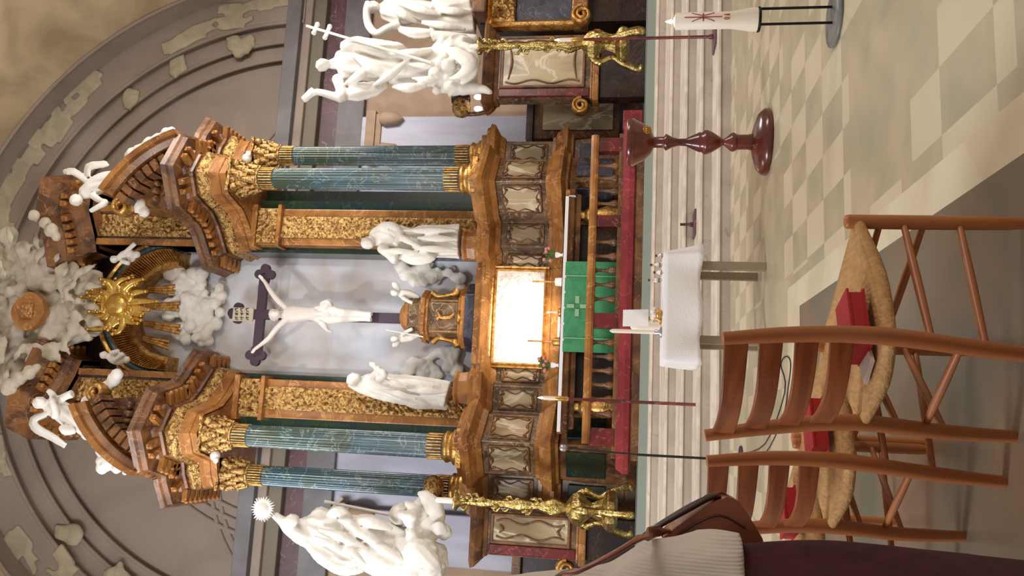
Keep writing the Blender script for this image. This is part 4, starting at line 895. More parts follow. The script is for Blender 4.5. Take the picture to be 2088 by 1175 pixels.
for i, (y, vt, lb) in enumerate(((575, 1082, 'small altar candle standing in a white holder right of centre'), (697, 1072, 'slim gilt altar candlestick left of centre on the altar table'), (637, 1112, 'low gilt candle cup at the centre of the altar table'))):
    p = on_altar(1130, y); ht = P(vt, y, MY+.2).z-zc; t = thing('altar_candlestick', lb, 'candlestick', tuple(p))
    m = MB(); hb = .14 if i != 2 else .06; m.lathe([(.08, 0), (.085, .012), (.075, hb), (.02, hb+.01)], tuple(p), 18); m.build('holder', M_['cloth' if i == 0 else 'gold'], t)
    m = MB(); m.lathe([(.018, hb), (.016, ht-.04), (.004, ht-.03)], tuple(p), 10); m.build('candle', M_['wax' if i == 2 else 'gold'], t)
# ---------------------------------------------------------------- communion rail
RY = 13.75
RX0, RX1 = P(1290, 952, RY).x, P(1290, 262, RY).x
zt_, zb_ = P(1195, 640, RY).z, P(1211, 640, RY).z
CRL = thing('communion_rail', 'dark red marble balustrade with brown top rail in front of the altar table', 'balustrade', (0, RY, .855))
m = MB(); m.box(RX0+.1, RX1-.1, RY-.14, RY+.2, .82, 1.0); m.box(RX0+.12, RX1-.12, RY-.08, RY+.16, 1.0, 1.3); m.build('plinth', M_['brown'], CRL, (bevel(.01, 2),))
m = MB(); zz = P(1292, 600, RY).z; z2 = P(1264, 600, RY).z
m.sweep([(RX0, RY+.24, zz), (RX0, RY-.08, zz), (RX1, RY-.08, zz), (RX1, RY+.24, zz)], [(-.3, 0), (.06, 0), (.12, .03), (.12, (z2-zz)*.5), (.05, z2-zz), (-.3, z2-zz)], A=UP)
m.build('base_moulding', M_['redlight'], CRL)
xr0, xr1 = P(1203, 905, RY).x, P(1203, 281, RY).x
m = MB(); m.sweep([(xr0, RY-.1, zb_), (xr1, RY-.1, zb_)], [(-.3, 0), (.02, 0), (.06, .04), (.06, .09), (.02, zt_-zb_), (-.3, zt_-zb_)], A=UP)
m.build('top_rail', M_['orange'], CRL)
def post(yc, wpx):
    x = P(1240, yc, RY).x; h = wpx*mpp(RY)/2; m = MB(); m.box(x-h, x+h, RY-.09, RY+.12, 1.25, zb_+.02); m.build('marble_post', M_['red'], CRL, (bevel(.01, 2),)); return x, h
ps = [post(*a) for a in ((298, 30), (453, 24), (655, 30), (892, 34))]
prof = [(.052, 0), (.055, .03), (.035, .05), (.04, .08), (.075, .16), (.07, .2), (.035, .3), (.028, .42), (.03, .5), (.045, .53), (.05, .57)]
z0_ = z2-.01; hz = (zb_-z0_+.01)/.57
for a, b_ in zip(ps[:-1], ps[1:]):
    xa, xb = a[0]-a[1], b_[0]+b_[1]; n = max(2, round(abs(xa-xb)/.245)-1)
    if n > 12: n = 7
    for i in range(n):
        x = xa+(xb-xa)*(i+1)/(n+1)
        m = MB(); m.lathe([(r*1.0, z*hz) for r, z in prof], (x, RY+.02, z0_), 14); m.build('baluster', M_['brown'], CRL)
m = MB(); m.box(P(1275, 268, RY).x, P(1275, 228, RY).x, RY-.1, RY+.2, .9, 1.25); m.build('end_block', M_['redlight'], CRL, (bevel(.02, 2),))
# ---------------------------------------------------------------- side pedestals with onyx panels
def sidep(Y, y0, y1, Vt, Vm, Vb, lab, s, gilt):
    xa, xb = sorted((P(1100, y0, Y).x, P(1100, y1, Y).x)); zt, zm = P(Vt, (y0+y1)/2, Y).z, P(Vb, (y0+y1)/2, Y).z
    t = thing('statue_pedestal', lab, 'pedestal', ((xa+xb)/2, Y+.5, .71))
    m = MB(); m.box(xa+.1, xb-.1, Y+.1, Y+.45, .70, zm); m.build('dark_base', M_['dark'], t, (bevel(.02, 2),))
    m = MB(); m.box(xa, xb, Y-.02, Y+.5, zm, zm+.13); m.box(xa+.04, xb-.04, Y+.02, Y+.48, zm+.13, zm+.18); m.build('base_cornice', M_['orange'], t, (bevel(.02, 2),))
    m = MB(); m.box(xa+.08, xb-.08, Y+.08, Y+.4, zm+.16, zt-.3); m.build('pedestal_body', M_['taupe'], t)
    m = MB(); m.sweep([(xa+.08, Y+.45, zt-.32), (xa+.08, Y+.08, zt-.32), (xb-.08, Y+.08, zt-.32), (xb-.08, Y+.45, zt-.32)], [(-.5, 0), (.02, 0), (.05, .07), (.1, .1), (.2, .2), (.22, .27), (.12, .32), (-.5, .34)], A=UP); m.build('pedestal_cornice', M_['brown'], t)
    px0, px1, pz0, pz1 = xa+.34, xb-.16, zm+.34, zt-.42
    m = MB(); m.box(px0, px1, Y+.05, Y+.1, pz0, pz1); pn = m.build('panel', M_['panel'], t)
    m = MB(); m.sweep([(px0, Y+.06, pz0), (px0, Y+.06, pz1), (px1, Y+.06, pz1), (px1, Y+.06, pz0)], [(0, 0), (0, .05), (-.04, .05), (-.06, 0)], A=Vector((0, -1, 0)), closed=True)
    for f in range(2):
        pts = []
        for i in range(15):
            q = i/14; off = .09+.04*math.sin(q*math.pi*4)
            pts.append((px0+off if f else px1-off, Y+.04, pz0+.06+(pz1-pz0-.12)*q))
        m.rope(pts, [.018]*15, 6, 1, sub=2)
    for q in (pz0+.12, pz1-.12): m.rope([(px0+.15, Y+.04, q), ((px0+px1)/2, Y+.03, q+.06*(1 if q < pz0+.3 else -1)), (px1-.15, Y+.04, q)], [.015, .03, .015], 6, 1)
    m.build('scroll_frame', M_['brown'], pn)
    xs = xa+.19
    m = MB(); m.box(xs-.09, xs+.09, Y+.02, Y+.3, zm+.18, zt-.34); m.build('red_marble_strip', M_['red'], t, (bevel(.02, 2),))
    xv = xa-.08
    vz = zm+.35
    m = MB(); m.rope([(xv+.17*math.cos(a)*(1-a/16), Y+.15, vz+.17*math.sin(a)*(1-a/16)) for a in [i*.45 for i in range(28)]], [.05]*28, 8, 3.0, sub=1); m.build('gilt_volute', M_['gold'], t)
    return t
sidep(15.3, 62, 205, 985, 1010, 1222, 'statue pedestal with onyx panel and gilt volute below the bishop', -1, 0)
sidep(15.0, 1040, 1150, 958, 990, 1195, 'statue pedestal with pale onyx panel below the woman with the disc', 1, 0)
# outer wall dado panels behind
for i, (y0, y1, Y, vt, vb, lb) in enumerate(((192, 282, 18.2, 1085, 1300, 'brown framed dado with a green grey marble panel right of the retable'), (935, 1010, 17.9, 1150, 1290, 'dark dado with a green black marble panel left of the retable'))):
    xa, xb = sorted((P(1150, y0, Y).x, P(1150, y1, Y).x)); zt = P(vt, y0, Y).z
    t = thing('marble_dado', lb, 'dado', ((xa+xb)/2, Y, .855)); m = MB(); m.box(xa, xb, Y, Y+.6, .70, zt); m.build('dado_body', M_['brown'], t)
    m = MB(); m.box(xa+.2, xb-.15, Y-.04, Y+.05, 1.55, zt-.3); m.build('panel', M_['panel' if i == 0 else 'green'], t)
    m = MB(); m.box(xa-.05, xb+.05, Y-.1, Y+.6, zt-.06, zt+.1); m.box(xa, xb, Y-.06, Y+.6, 1.25, 1.4); m.build('dado_moulding', M_['orange' if i else 'dark'], t)
# gilt picture frame group at the right edge
t = thing('gilt_reliquary_frame', 'gilt carved frame around a grey marble tablet at the far right edge', 'frame', (P(1150, 20, 15.9).x, 15.9, 1.7))
xa, xb = sorted((P(1100, 46, 15.5).x, P(1100, -60, 15.5).x)); z0 = P(1168, 20, 15.5).z; z1 = P(1010, 20, 15.5).z
m = MB(); m.sweep([(xa, 15.5, z0), (xa, 15.5, z1), (xb, 15.5, z1), (xb, 15.5, z0)], [(0, 0), (0, .1), (-.05, .14), (-.1, .08), (-.14, .12), (-.2, 0)], A=Vector((0, -1, 0)), closed=True); m.build('frame_moulding', M_['gold'], t)
m = MB(); m.box(xa, xb, 15.5, 15.6, z0, z1); m.build('marble_tablet', M_['slate'], t)
m = MB(); relief(m, lambda u, v_: (Vector((xa+(xb-xa)*u, 15.46, z1-.45+.5*v_)), Vector((0, -1, 0))), 50, 30, .16, 4, 4); m.build('carved_garland', M_['goldcarve'], t)
m = MB(); m.box(xa+.1, xb, 15.7, 16.8, .71, z1+.35); m.build('masonry_core', M_['dark'], t)
m = MB(); m.box(xa-.1, xb, 15.3, 15.8, z0-.32, z0-.02); m.build('shelf', M_['orange'], t, (bevel(.03, 2),))
m = MB(); cvl = P(1187, 33, 15.25); m.rope([(cvl.x+.2*math.cos(a)*(1-a/15), cvl.y, cvl.z+.2*math.sin(a)*(1-a/15)) for a in [i*.45 for i in range(28)]], [.055]*28, 8, 3.0, sub=1); m.build('volute', M_['gold'], t)
m = MB(); m.box(xa+.12, xb, 15.2, 16.8, z1+.15, z1+.45); m.build('cornice', M_['brown'], t, (bevel(.04, 3),))
# gilt knob brackets on either side
for V, y, Yb, lb in ((941, 220, 15.6, 'gilt ball ornament on a dark bracket right of the retable'), (884, 992, 15.6, 'gilt shell ornament at the outer foot of the left columns')):
    p = P(V, y, Yb); t = thing('gilt_finial', lb, 'ornament', tuple(p)); m = MB(); m.ell(p, (22*mpp(Yb), .2, 20*mpp(Yb)), 20, 14, .15, 8); m.build('gilt_ball', M_['goldcarve'], t)
    m = MB(); q = P(V, y-18 if y < 600 else y+18, Yb+.1); m.lathe([(.08, -.18), (.16, -.1), (.18, .1), (.1, .2)], tuple(q), 16); m.build('dark_collar', M_['dark'], t)
t = thing('bracket_lamp', 'two small lit bulbs on a dark curved bracket under the gilt ball', 'lamp', tuple(P(990, 212, 15.6)))
m = MB(); m.rope([P(1002, 180, 15.7), P(1000, 190, 15.6), P(998, 205, 15.6), P(1000, 225, 15.6), P(950, 232, 15.6), P(935, 205, 15.6)], [.05]*6, 8, 1); m.build('bracket_arm', M_['brown'], t)
for yy in (198, 222): m = MB(); m.ell(P(975, yy, 15.6), (.06, .06, .09), 10, 7); m.build('bulb', M_['ledglow'], t)
# ---------------------------------------------------------------- great gilt candlesticks
def great_candle(Vc, yc, ybot, Vb, Vcan, lab):
    Yc = 13.95; pb = P(Vb, ybot, Yc); x = pb.x; z0 = .712 if False else .855
    zc_ = P(Vc, yc, Yc).z; zcan = P(Vcan, yc, Yc).z; Hh = zc_-z0; k_ = mpp(Yc)
    t = thing('great_candlestick', lab, 'candlestick', (x, Yc, z0), 'great gilt floor candlesticks')
    m = MB(); zs = lambda f: z0+Hh*f
    m.lathe([(.06, zs(.36)), (.11, zs(.40)), (.17, zs(.44)), (.1, zs(.5)), (.06, zs(.53)), (.09, zs(.58)), (.11, zs(.64)), (.07, zs(.7)), (.06, zs(.78)), (.09, zs(.83)), (.07, zs(.88)), (.05, zs(.93)), (.1, zs(.97)), (.17, zs(.985)), (.17, zs(.995)), (.05, zs(1.0))], (x, Yc, 0), 28, .18, 7)
    m.build('shaft', M_['brass'], t)
    m = MB()
    m.lathe([(.2, zs(.10)), (.34, zs(.115)), (.36, zs(.15)), (.3, zs(.165)), (.2, zs(.18)), (.12, zs(.24)), (.2, zs(.27)), (.3, zs(.30)), (.26, zs(.34)), (.08, zs(.38))], (x, Yc, 0), 6, smooth=False)
    m.build('pedestal', M_['brass'], t, (bevel(.02, 2),))
    for i in range(3):
        a = math.pi/2*3+i*2*math.pi/3; c_, s_ = math.cos(a), math.sin(a)
        def q(r, f): return (x+r*c_, Yc+r*s_, zs(f))
        m = MB(); m.rope([q(.2, .33), q(.32, .28), q(.24, .2), q(.34, .14), q(.42, .09), q(.46, .045), q(.4, .02)], [.05, .07, .05, .07, .06, .06, .035], 10, 1, .15, 4); m.ell(q(.43, .03), .065, 10, 7); m.ell(q(.34, .27), .07, 10, 7)
        m.build('scroll_foot', M_['brass'], t)
    m = MB(); random.seed(4)
    for i in range(26):
        f = random.uniform(.4, .96); a = random.random()*6.28; r = .09
        m.rope([(x+.03*math.cos(a), Yc+.03*math.sin(a), zs(f)), (x+(r+.05)*math.cos(a), Yc+(r+.06)*math.sin(a), zs(f)+.07), (x+(r+.03)*math.cos(a), Yc+(r+.03)*math.sin(a), zs(f)+.14)], [.02, .035, .01], 6, .6, sub=2)
    m.build('leaf_ornament', M_['brass'], t)
    m = MB(); m.lathe([(.05, zc_), (.048, zcan-.02), (.01, zcan)], (x, Yc, 0), 14); m.build('thick_candle', M_['wax'], t)
great_candle(975, 83, 88, 1322, 958, 'tall ornate gilt candlestick standing on the right below the bishop')
great_candle(925, 1022, 1046, 1297, 888, 'tall ornate gilt candlestick standing on the left by the end of the balustrade')
# ---------------------------------------------------------------- steps' furniture
def candle_pole(base, top, lab, candle=True):
    t = thing('candle_pole', lab, 'candle stand', tuple(base), 'red wooden candle poles on the steps')
    x, y, z = base; h = top-z
    m = MB(); m.box(x-.16, x+.16, y-.16, y+.16, z, z+.025); m.build('base_plate', M_['mauve'], t, (bevel(.006, 2),))
    m = MB(); m.lathe([(.03, z+.025), (.03, z+.06), (.019, z+.08), (.017, z+h*(.84 if candle else 1))], (x, y, 0), 12); m.build('pole', M_['red'], t)
    if candle:
        m = MB(); m.lathe([(.018, z+h*.83), (.03, z+h*.84), (.03, z+h*.9), (.024, z+h*.91)], (x, y, 0), 12); m.build('brass_socket', M_['gold'], t)
        m = MB(); m.lathe([(.023, z+h*.9), (.023, z+h*.985)], (x, y, 0), 12); m.build('candle', M_['wax'], t)
        m = MB(); m.lathe([(.002, z+h*.985), (.016, z+h*.992), (.012, z+h*1.0), (.001, z+h*1.02)], (x, y, 0), 10); m.build('flame', M_['flame'], t)
def stepbase(V, y, z): p = PZ(V, y, z); return Vector((p.x, p.y+.15, z))
b1 = stepbase(1462, 62, .14); candle_pole(b1, P(1137, 68, b1.y).z, 'tall red candle pole with a lit white candle on the right of the steps')
b1 = stepbase(1447, 826, .14); b1.y = max(b1.y, SY[0]+.2); candle_pole(b1, P(1103, 809, b1.y).z, 'tall red candle pole with a lit white candle left of the small table')
b1 = stepbase(1420, 452, .28); candle_pole(b1, P(1387, 451, b1.y).z, 'short red post on a square plate in the middle of the steps', False)
# font
FX, FY = P(1500, 290, 6.25).x, 6.25
FT = thing('baptismal_font', 'polished red brown turned wooden font on a round foot, in front of the steps', 'font', (FX, FY, 0))
pr = lambda L_: [(r*.00083, z) for r, z in L_]
m = MB(); m.lathe([(.255, 0), (.268, .015), (.262, .045), (.22, .085), (.12, .115), (.075, .125)], (FX, FY, 0), 48); m.build('foot', M_['cherry'], FT)
m = MB(); m.lathe([(.062, .12), (.066, .14), (.060, .155), (.060, .235), (.068, .25), (.078, .27), (.07, .29), (.03, .335), (.026, .35), (.05, .385), (.085, .44), (.1, .48), (.094, .50), (.078, .515), (.08, .535), (.072, .55), (.06, .58), (.05, .60), (.03, .64), (.029, .70), (.04, .745), (.062, .785), (.068, .8), (.045, .815), (.043, .90)], (FX, FY, 0), 40)
m.build('turned_stem', M_['cherry'], FT)
m = MB(); m.lathe([(.05, .895), (.10, .92), (.145, .97), (.175, 1.03), (.185, 1.05)], (FX, FY, 0), 48); bo = m.build('bowl', M_['cherry'], FT)
m = MB(); m.lathe([(.184, 1.05), (.192, 1.058), (.192, 1.1), (.18, 1.112), (.01, 1.115)], (FX, FY, 0), 48); m.build('rim', M_['cherry'], FT)
m = MB(); 
for i in range(8):
    a = i*math.pi/4; c = Vector((FX-.055+.022*math.cos(a), FY-.135, .955+.022*math.sin(a))); m.ell(c, (.016, .012, .016), 8, 6)
m.ell((FX-.055+.0, FY-.138, .955), .018, 8, 6); em = m.build('gilt_emblem', M_['gold'], bo)
for v_ in em.data.vertices: v_.co.x += .11
# small table
x0, x1, yf, yb = -1.555, -.70, 6.32, 6.88
TBL = thing('credence_table', 'small table with bronze coloured metal legs standing before the steps', 'table', ((x0+x1)/2, 6.6, 0))
m = MB(); m.box(x0+.02, x1-.02, yf+.02, yb-.02, .755, .785); m.build('tabletop', M_['chair'], TBL)
for lx, ly in ((x1-.09, yf+.06), (x1-.09, yb-.06), (x0+.17, yf+.06), (x0+.17, yb-.06)):
    m = MB(); m.box(lx-.032, lx+.032, ly-.032, ly+.032, 0, .756); m.build('leg', M_['steel'], TBL, (bevel(.004, 2),))
m = MB(); m.box(x0+.1, x1-.1, yf+.05, yb-.05, .70, .756); m.build('apron_frame', M_['steel'], TBL)
m = MB(); zt, zb = .79, .50; vs = []; n = 120; loops = []
def per(f):
    L_ = [(x0, yf), (x1, yf), (x1, yb), (x0, yb)]; tot = 2*((x1-x0)+(yb-yf)); d_ = f*tot
    for i in range(4):
        a, b_ = Vector(L_[i]), Vector(L_[(i+1) % 4]); l = (b_-a).length
        if d_ <= l: return a+(b_-a)*(d_/l), (b_-a).normalized()
        d_ -= l
    return Vector(L_[0]), Vector((1, 0))
rows = 8
for j in range(rows+1):
    f = j/rows
    for i in range(n):
        p, t_ = per(i/n); nr = Vector((t_.y, -t_.x)); w_ = (.004+.02*f)*math.sin(i*.42+1.2*math.sin(i*.15))*f+.012+.02*f
        corner = min((p-Vector(c)).length for c in ((x0, yf), (x1, yf), (x1, yb), (x0, yb)))
        w_ += .03*f*max(0, 1-corner/.12)
        vs.append((p.x+nr.x*w_, p.y+nr.y*w_, zt-(zt-zb)*f+(.012*math.sin(i*.3) if j == rows else 0)))
m.add(vs, [(j*n+i, j*n+(i+1) % n, (j+1)*n+(i+1) % n, (j+1)*n+i) for j in range(rows) for i in range(n)], True)
m.add(vs[:n], [tuple(range(n))]); 
def solid(t_):
    def f(o): q = o.modifiers.new('solid', 'SOLIDIFY'); q.thickness = t_; q.offset = 0
    return f
tag(m.build('tablecloth', M_['cloth'], None, (solid(.004),)), 'white linen cloth draped over the small table before the steps', 'tablecloth')
ZT = .795
def ontab(y, dy=.2): p = P(1348, y, yf+dy); return Vector((p.x, p.y, ZT))
p = ontab(678, .2); t = thing('table_candle', 'tall slim white candle on the left of the small table', 'candle', tuple(p))
m = MB(); m.lathe([(.045, 0), (.045, .008), (.018, .02), (.024, .05), (.018, .055)], tuple(p), 16); m.build('glass_holder', M_['silver'], t)
m = MB(); h = P(1243, 677, p.y).z-ZT; m.lathe([(.0165, .05), (.0165, h-.02), (.004, h)], tuple(p), 14); m.build('candle', M_['wax'], t)
p = ontab(650, .3); t = thing('altar_missal', 'open white book on a stand on the small table', 'book', tuple(p))
m = MB(); m.obox(p+Vector((0, 0, .21)), Vector((.07, 0, 0)), Vector((0, .012, .03))*.5, Vector((0, .03, .09))); m.build('white_pages', M_['cloth'], t, (bevel(.004, 2),))
m = MB(); m.lathe([(.05, 0), (.05, .01), (.015, .03), (.012, .15)], tuple(p), 14); m.build('stand', M_['gold'], t)
p = ontab(668, .42); m = MB(); m.lathe([(.04, 0), (.043, .02), (.045, .18), (.03, .235), (.01, .25)], tuple(p), 20); tag(m.build('white_jug', M_['wax']), 'rounded cream jug behind the tall candle on the small table', 'jug')
t = thing('flower_bowl', 'small gold bowl of cream flowers under the book on the small table', 'flowers', tuple(ontab(640, .12))); p = ontab(640, .12)
m = MB(); m.lathe([(.02, 0), (.035, .01), (.045, .04), (.04, .045)], tuple(p), 16); m.build('bowl', M_['gold'], t)
for i in range(6): m = MB(); a = i*1.05; m.ell(p+Vector((.032*math.cos(a), .025*math.sin(a), .065+.01*(i % 2))), .02, 8, 6, .3, 30); m.build('blossom', M_['wax'], t)
for i, (y, h, dy, lb) in enumerate(((522, .05, .15, 'rightmost small cruet on the right end of the small table'), (541, .085, .3, 'second cruet from the right on the small table'), (556, .06, .15, 'third cruet from the right on the small table'), (572, .10, .34, 'tall pale cruet near the middle of the small table'))):
    p = ontab(y, dy); t = thing('glass_cruet', lb, 'cruet', tuple(p), 'glass cruets on the small table'); k_ = 1.15
    m = MB(); m.lathe([(.016, 0), (.02, .005), (.022, h*.5), (.009, h*.75), (.011, h)], tuple(p), 14); m.build('bottle', M_['glass'], t)
    m = MB(); m.ell(p+Vector((0, 0, h+.008)), (.013, .013, .009), 10, 6); m.build('stopper', M_['cherry'], t)
# paschal candle
X, Yp = P(1700, 36, 4.157).x, 4.157
t = thing('paschal_candle_stand', 'thick white Easter candle with a red cross in a black three legged iron stand', 'candle stand', (X, Yp, 0))
m = MB(); m.lathe([(.15, 0), (.158, .008), (.155, .02), (.12, .026), (.03, .03)], (X, Yp, 0), 40); m.build('stone_base', M_['grey'], t)
for i, a in enumerate((math.radians(215), math.radians(325), math.radians(90))):
    m = MB(); m.rope([(X+.055*math.cos(a), Yp+.055*math.sin(a), .02), (X+.055*math.cos(a), Yp+.055*math.sin(a), .40)], [.0075, .0075], 8, 1, sub=1); m.build('leg', M_['iron'], t)
m = MB(); m.lathe([(.066, .395), (.068, .40), (.068, .408), (.05, .412)], (X, Yp, 0), 24); m.build('iron_plate', M_['iron'], t)
m = MB(); m.lathe([(.064, .41), (.062, .45), (.05, .52), (.046, .56), (.046, .845), (.03, .852), (.004, .858)], (X, Yp, 0), 32); cd = m.build('wax_candle', M_['wax'], t)
m = MB(); m.lathe([(.002, .858), (.012, .866), (.009, .88), (.001, .9)], (X, Yp, 0), 10); m.build('flame', M_['flame'], t)
m = MB()
def onc(a, z, r=.0475): a = math.radians(270+a); return (X+r*math.cos(a), Yp+r*math.sin(a), z)
m.rope([onc(-3, .60), onc(-3, .70), onc(-3, .80)], [.0028]*3, 6, 1, sub=1); m.rope([onc(-30, .70), onc(-15, .70), onc(0, .70), onc(15, .70), onc(30, .70)], [.0028]*5, 6, 1, sub=1)
for s in (-1, 1):
    m.rope([onc(s*32, .76), onc(s*16, .725), onc(s*10, .70), onc(s*16, .675), onc(s*32, .64)], [.0018]*5, 6, 1, sub=2)
m.rope([onc(-16, .56), onc(-22, .575), onc(-16, .59), onc(-8, .575), onc(-16, .56)], [.0018]*5, 6, 1, sub=2); m.rope([onc(8, .56), onc(12, .59), onc(16, .56)], [.0018]*3, 6, 1, sub=1)
m.build('red_cross_mark', M_['redwax'], cd)
# microphone stand
p = PZ(1512, 939, 0); top = P(1148, 914, p.y)
t = thing('microphone_stand', 'thin black microphone stand behind the chairs, left of the candle pole', 'microphone stand', tuple(p))
m = MB(); m.lathe([(.13, 0), (.13, .015), (.02, .03), (.012, .05)], tuple(p), 24); m.build('base', M_['blackplastic'], t)
m = MB(); m.rope([p+Vector((0, 0, .03)), p+Vector((0, 0, .95))], [.012, .012], 10, 1, sub=1); m.rope([p+Vector((0, 0, .93)), top-Vector((0, 0, .1))], [.008, .008], 8, 1, sub=1); m.build('pole', M_['blackplastic'], t)
m = MB(); m.rope([top-Vector((-.01, 0, .14)), top-Vector((0, 0, .05))], [.01, .018], 10, 1, sub=1); m.build('microphone_body', M_['blackplastic'], t)
m = MB(); m.ell(top, .034, 14, 10); m.build('microphone_grille', M_['silver'], t)
m = MB(); q = [PZ(1560, 905, .004), PZ(1600, 800, .004), PZ(1592, 745, .004), PZ(1602, 727, .004), PZ(1612, 740, .004), PZ(1607, 790, .004), PZ(1596, 850, .004), PZ(1560, 925, .004)]
m.rope([p+Vector((.06, -.1, .006))]+q+[p+Vector((-.05, -.1, .006))], [.004]*(len(q)+2), 6, 1); tag(m.build('microphone_cable', M_['blackplastic']), 'thin dark cable looping over the pale floor by the microphone stand', 'cable')
# ---------------------------------------------------------------- chairs
SH = .45
A0, B0, C0, Dd = Vector((-1.826, 2.03, 0)), Vector((-2.033, 2.28, 0)), Vector((-1.475, 2.285, 0)), Vector((-1.77, 2.675, 0))
At, Bt, Af, Bf = Vector((-1.846, 2.02, .828)), Vector((-2.088, 2.30, .842)), Vector((-1.862, 2.10, 0)), Vector((-2.05, 2.40, 0))
def Z(p, z): return Vector((p.x, p.y, z))
CH = thing('wooden_chair', 'nearest wooden ladder back chair with a red book on its woven seat', 'chair', tuple((A0+B0+C0+Dd)/4), 'wooden ladder back chairs in a row')
fw = ((C0+Dd)/2-(A0+B0)/2).normalized(); bend = -fw
for top, seat, foot in ((At, A0, Af), (Bt, B0, Bf)):
    m = MB(); m.rope([foot, Z((seat*.6+foot*.4)-fw*.01, .22), Z(seat, SH), Z((seat+Z(top, 0))/2+fw*.012, .64), top], [.017, .021, .0225, .0205, .0165], 14, 1)
    m.build('back_post', M_['chair'], CH)
for p in (C0, Dd):
    m = MB(); m.lathe([(.015, 0), (.019, .04), (.0205, .25), (.0205, SH+.006), (.018, SH+.014), (.01, SH+.016)], (p.x, p.y, 0), 16); m.build('front_leg', M_['chair'], CH)
def lerp(a, b_, f): return a+(b_-a)*f
def onpost(seat, top, z): f = (z-SH)/(top.z-SH); q = lerp(Z(seat, SH), top, f); return Vector((q.x, q.y, z))+fw*.012*math.sin(math.pi*min(1, max(0, f)))
for zc_, hh in ((.795, .06), (.71, .058), (.624, .058), (.542, .058)):
    a = onpost(A0, At, zc_); b_ = onpost(B0, Bt, zc_); m = MB(); vs = []; n = 20
    for i in range(n+1):
        f = i/n; c = lerp(a, b_, f)-fw*(.055*math.sin(math.pi*f)); h2 = hh/2*(1-.1*math.sin(math.pi*f))
        nx_ = fw*.0065
        vs += [c-nx_+UP*h2, c+nx_+UP*h2, c+nx_-UP*h2, c-nx_-UP*h2]
    fs = [(i*4+j, i*4+(j+1) % 4, (i+1)*4+(j+1) % 4, (i+1)*4+j) for i in range(n) for j in range(4)]
    m.add(vs, fs+[(0, 1, 2, 3), (n*4+3, n*4+2, n*4+1, n*4)]); o = m.build('back_slat', M_['slat'], CH, (bevel(.003, 2),)); recalc(o)
def stretch(a, b_, r=.0105): m = MB(); m.rope([a, (a+b_)/2, b_], [r*.85, r*1.1, r*.85], 10, 1); m.build('stretcher', M_['chair'], CH)
pa = lambda z: Z(lerp(Af, A0, z/SH), z); pb = lambda z: Z(lerp(Bf, B0, z/SH), z)
for z1_, z2_ in ((.31, .33), (.165, .20)): stretch(Z(C0, z1_), pa(z2_))
for z1_, z2_ in ((.33, .31), (.20, .165)): stretch(Z(Dd, z1_), pb(z1_))
for z in (.37, .255): stretch(Z(C0, z), Z(Dd, z))
stretch(pa(.26), pb(.26))
for a, b_ in ((A0, C0), (B0, Dd), (C0, Dd), (A0, B0)):
    m = MB(); m.rope([Z(a, SH-.02), Z((a+b_)/2, SH-.034), Z(b_, SH-.02)], [.015, .02, .015], 12, 1); m.build('seat_rail', M_['cord'], CH)
m = MB(); n = 16; vs = []
for layer in (0, 1):
    for j in range(n+1):
        for i in range(n+1):
            u, v_ = i/n, j/n; q = lerp(lerp(A0, C0, u), lerp(B0, Dd, u), v_)
            e = max(abs(u-.5), abs(v_-.5))*2; d_ = min(u*(1), 1-u, v_, 1-v_)
            z = SH-.004-.024*(1-e**4)-.01*min(1, 4*v_*(1-v_))*0-(.016 if layer == 0 else -.0)-(.012*e**8 if layer else -.0)
            out = (q-(A0+B0+C0+Dd)/4)*(.03)
            zz = z+(.0 if layer else 0)
            vs.append(Z(q+out*(e**6), zz+(.006 if layer else -.016)))
N1 = (n+1)**2; fs = []
for j in range(n):
    for i in range(n):
        a = j*(n+1)+i; fs.append((N1+a, N1+a+1, N1+a+n+2, N1+a+n+1)); fs.append((a, a+n+1, a+n+2, a+1))
for i in range(n):
    fs += [(i, i+1, N1+i+1, N1+i), (n*(n+1)+i, N1+n*(n+1)+i, N1+n*(n+1)+i+1, n*(n+1)+i+1), (i*(n+1), N1+i*(n+1), N1+(i+1)*(n+1), (i+1)*(n+1)), (i*(n+1)+n, (i+1)*(n+1)+n, N1+(i+1)*(n+1)+n, N1+i*(n+1)+n)]
m.add(vs, fs, True); se = m.build('woven_seat', M_['cord'], CH); recalc(se)
OFF = Vector((-.315, .372, 0))
for i, lb in ((1, 'second wooden ladder back chair in the row, next beyond the nearest one'), (2, 'farthest wooden ladder back chair, mostly hidden behind the person and the second chair')):
    c = copy_tree(CH); c.location = CH.location+OFF*i; c['label'] = lb
for i, (V, y, rot, lb) in enumerate(((1738, 668, .35, 'red hymn book on the woven seat of the nearest chair'), (1660, 872, .35, 'red hymn book on the seat of the second chair'), (1605, 1045, .35, 'red hymn book on the farthest chair by the brown bag'))):
    q = PZ(V, y, SH+.025); t = thing('hymn_book', lb, 'book', (q.x, q.y, SH), 'red hymn books on the chairs')
    ax = Vector((math.cos(rot), math.sin(rot), 0)); ay = Vector((-math.sin(rot), math.cos(rot), 0)); base = Z(q, SH+.0)
    for nm, mt, sc, z0, z1 in (('cover', 'redbook', 1, .0, .006), ('cover', 'redbook', 1, .040, .046)):
        m = MB(); m.obox(base+UP*((z0+z1)/2), ax*.085, ay*.06, UP*((z1-z0)/2)); m.build(nm, M_[mt], t)
    m = MB(); m.obox(base+UP*.023-ax*.003, ax*.079, ay*.056, UP*.017); m.build('page_block', M_['redbook'], t)
    if i == 0: m = MB(); m.rope([base+ax*.07+UP*.01, base+ax*.10+ay*.01+UP*.006, base+ax*.115+ay*.012-UP*.0], [.004, .004, .003], 6, .4); m.build('ribbon_marker', M_['slate'], t)
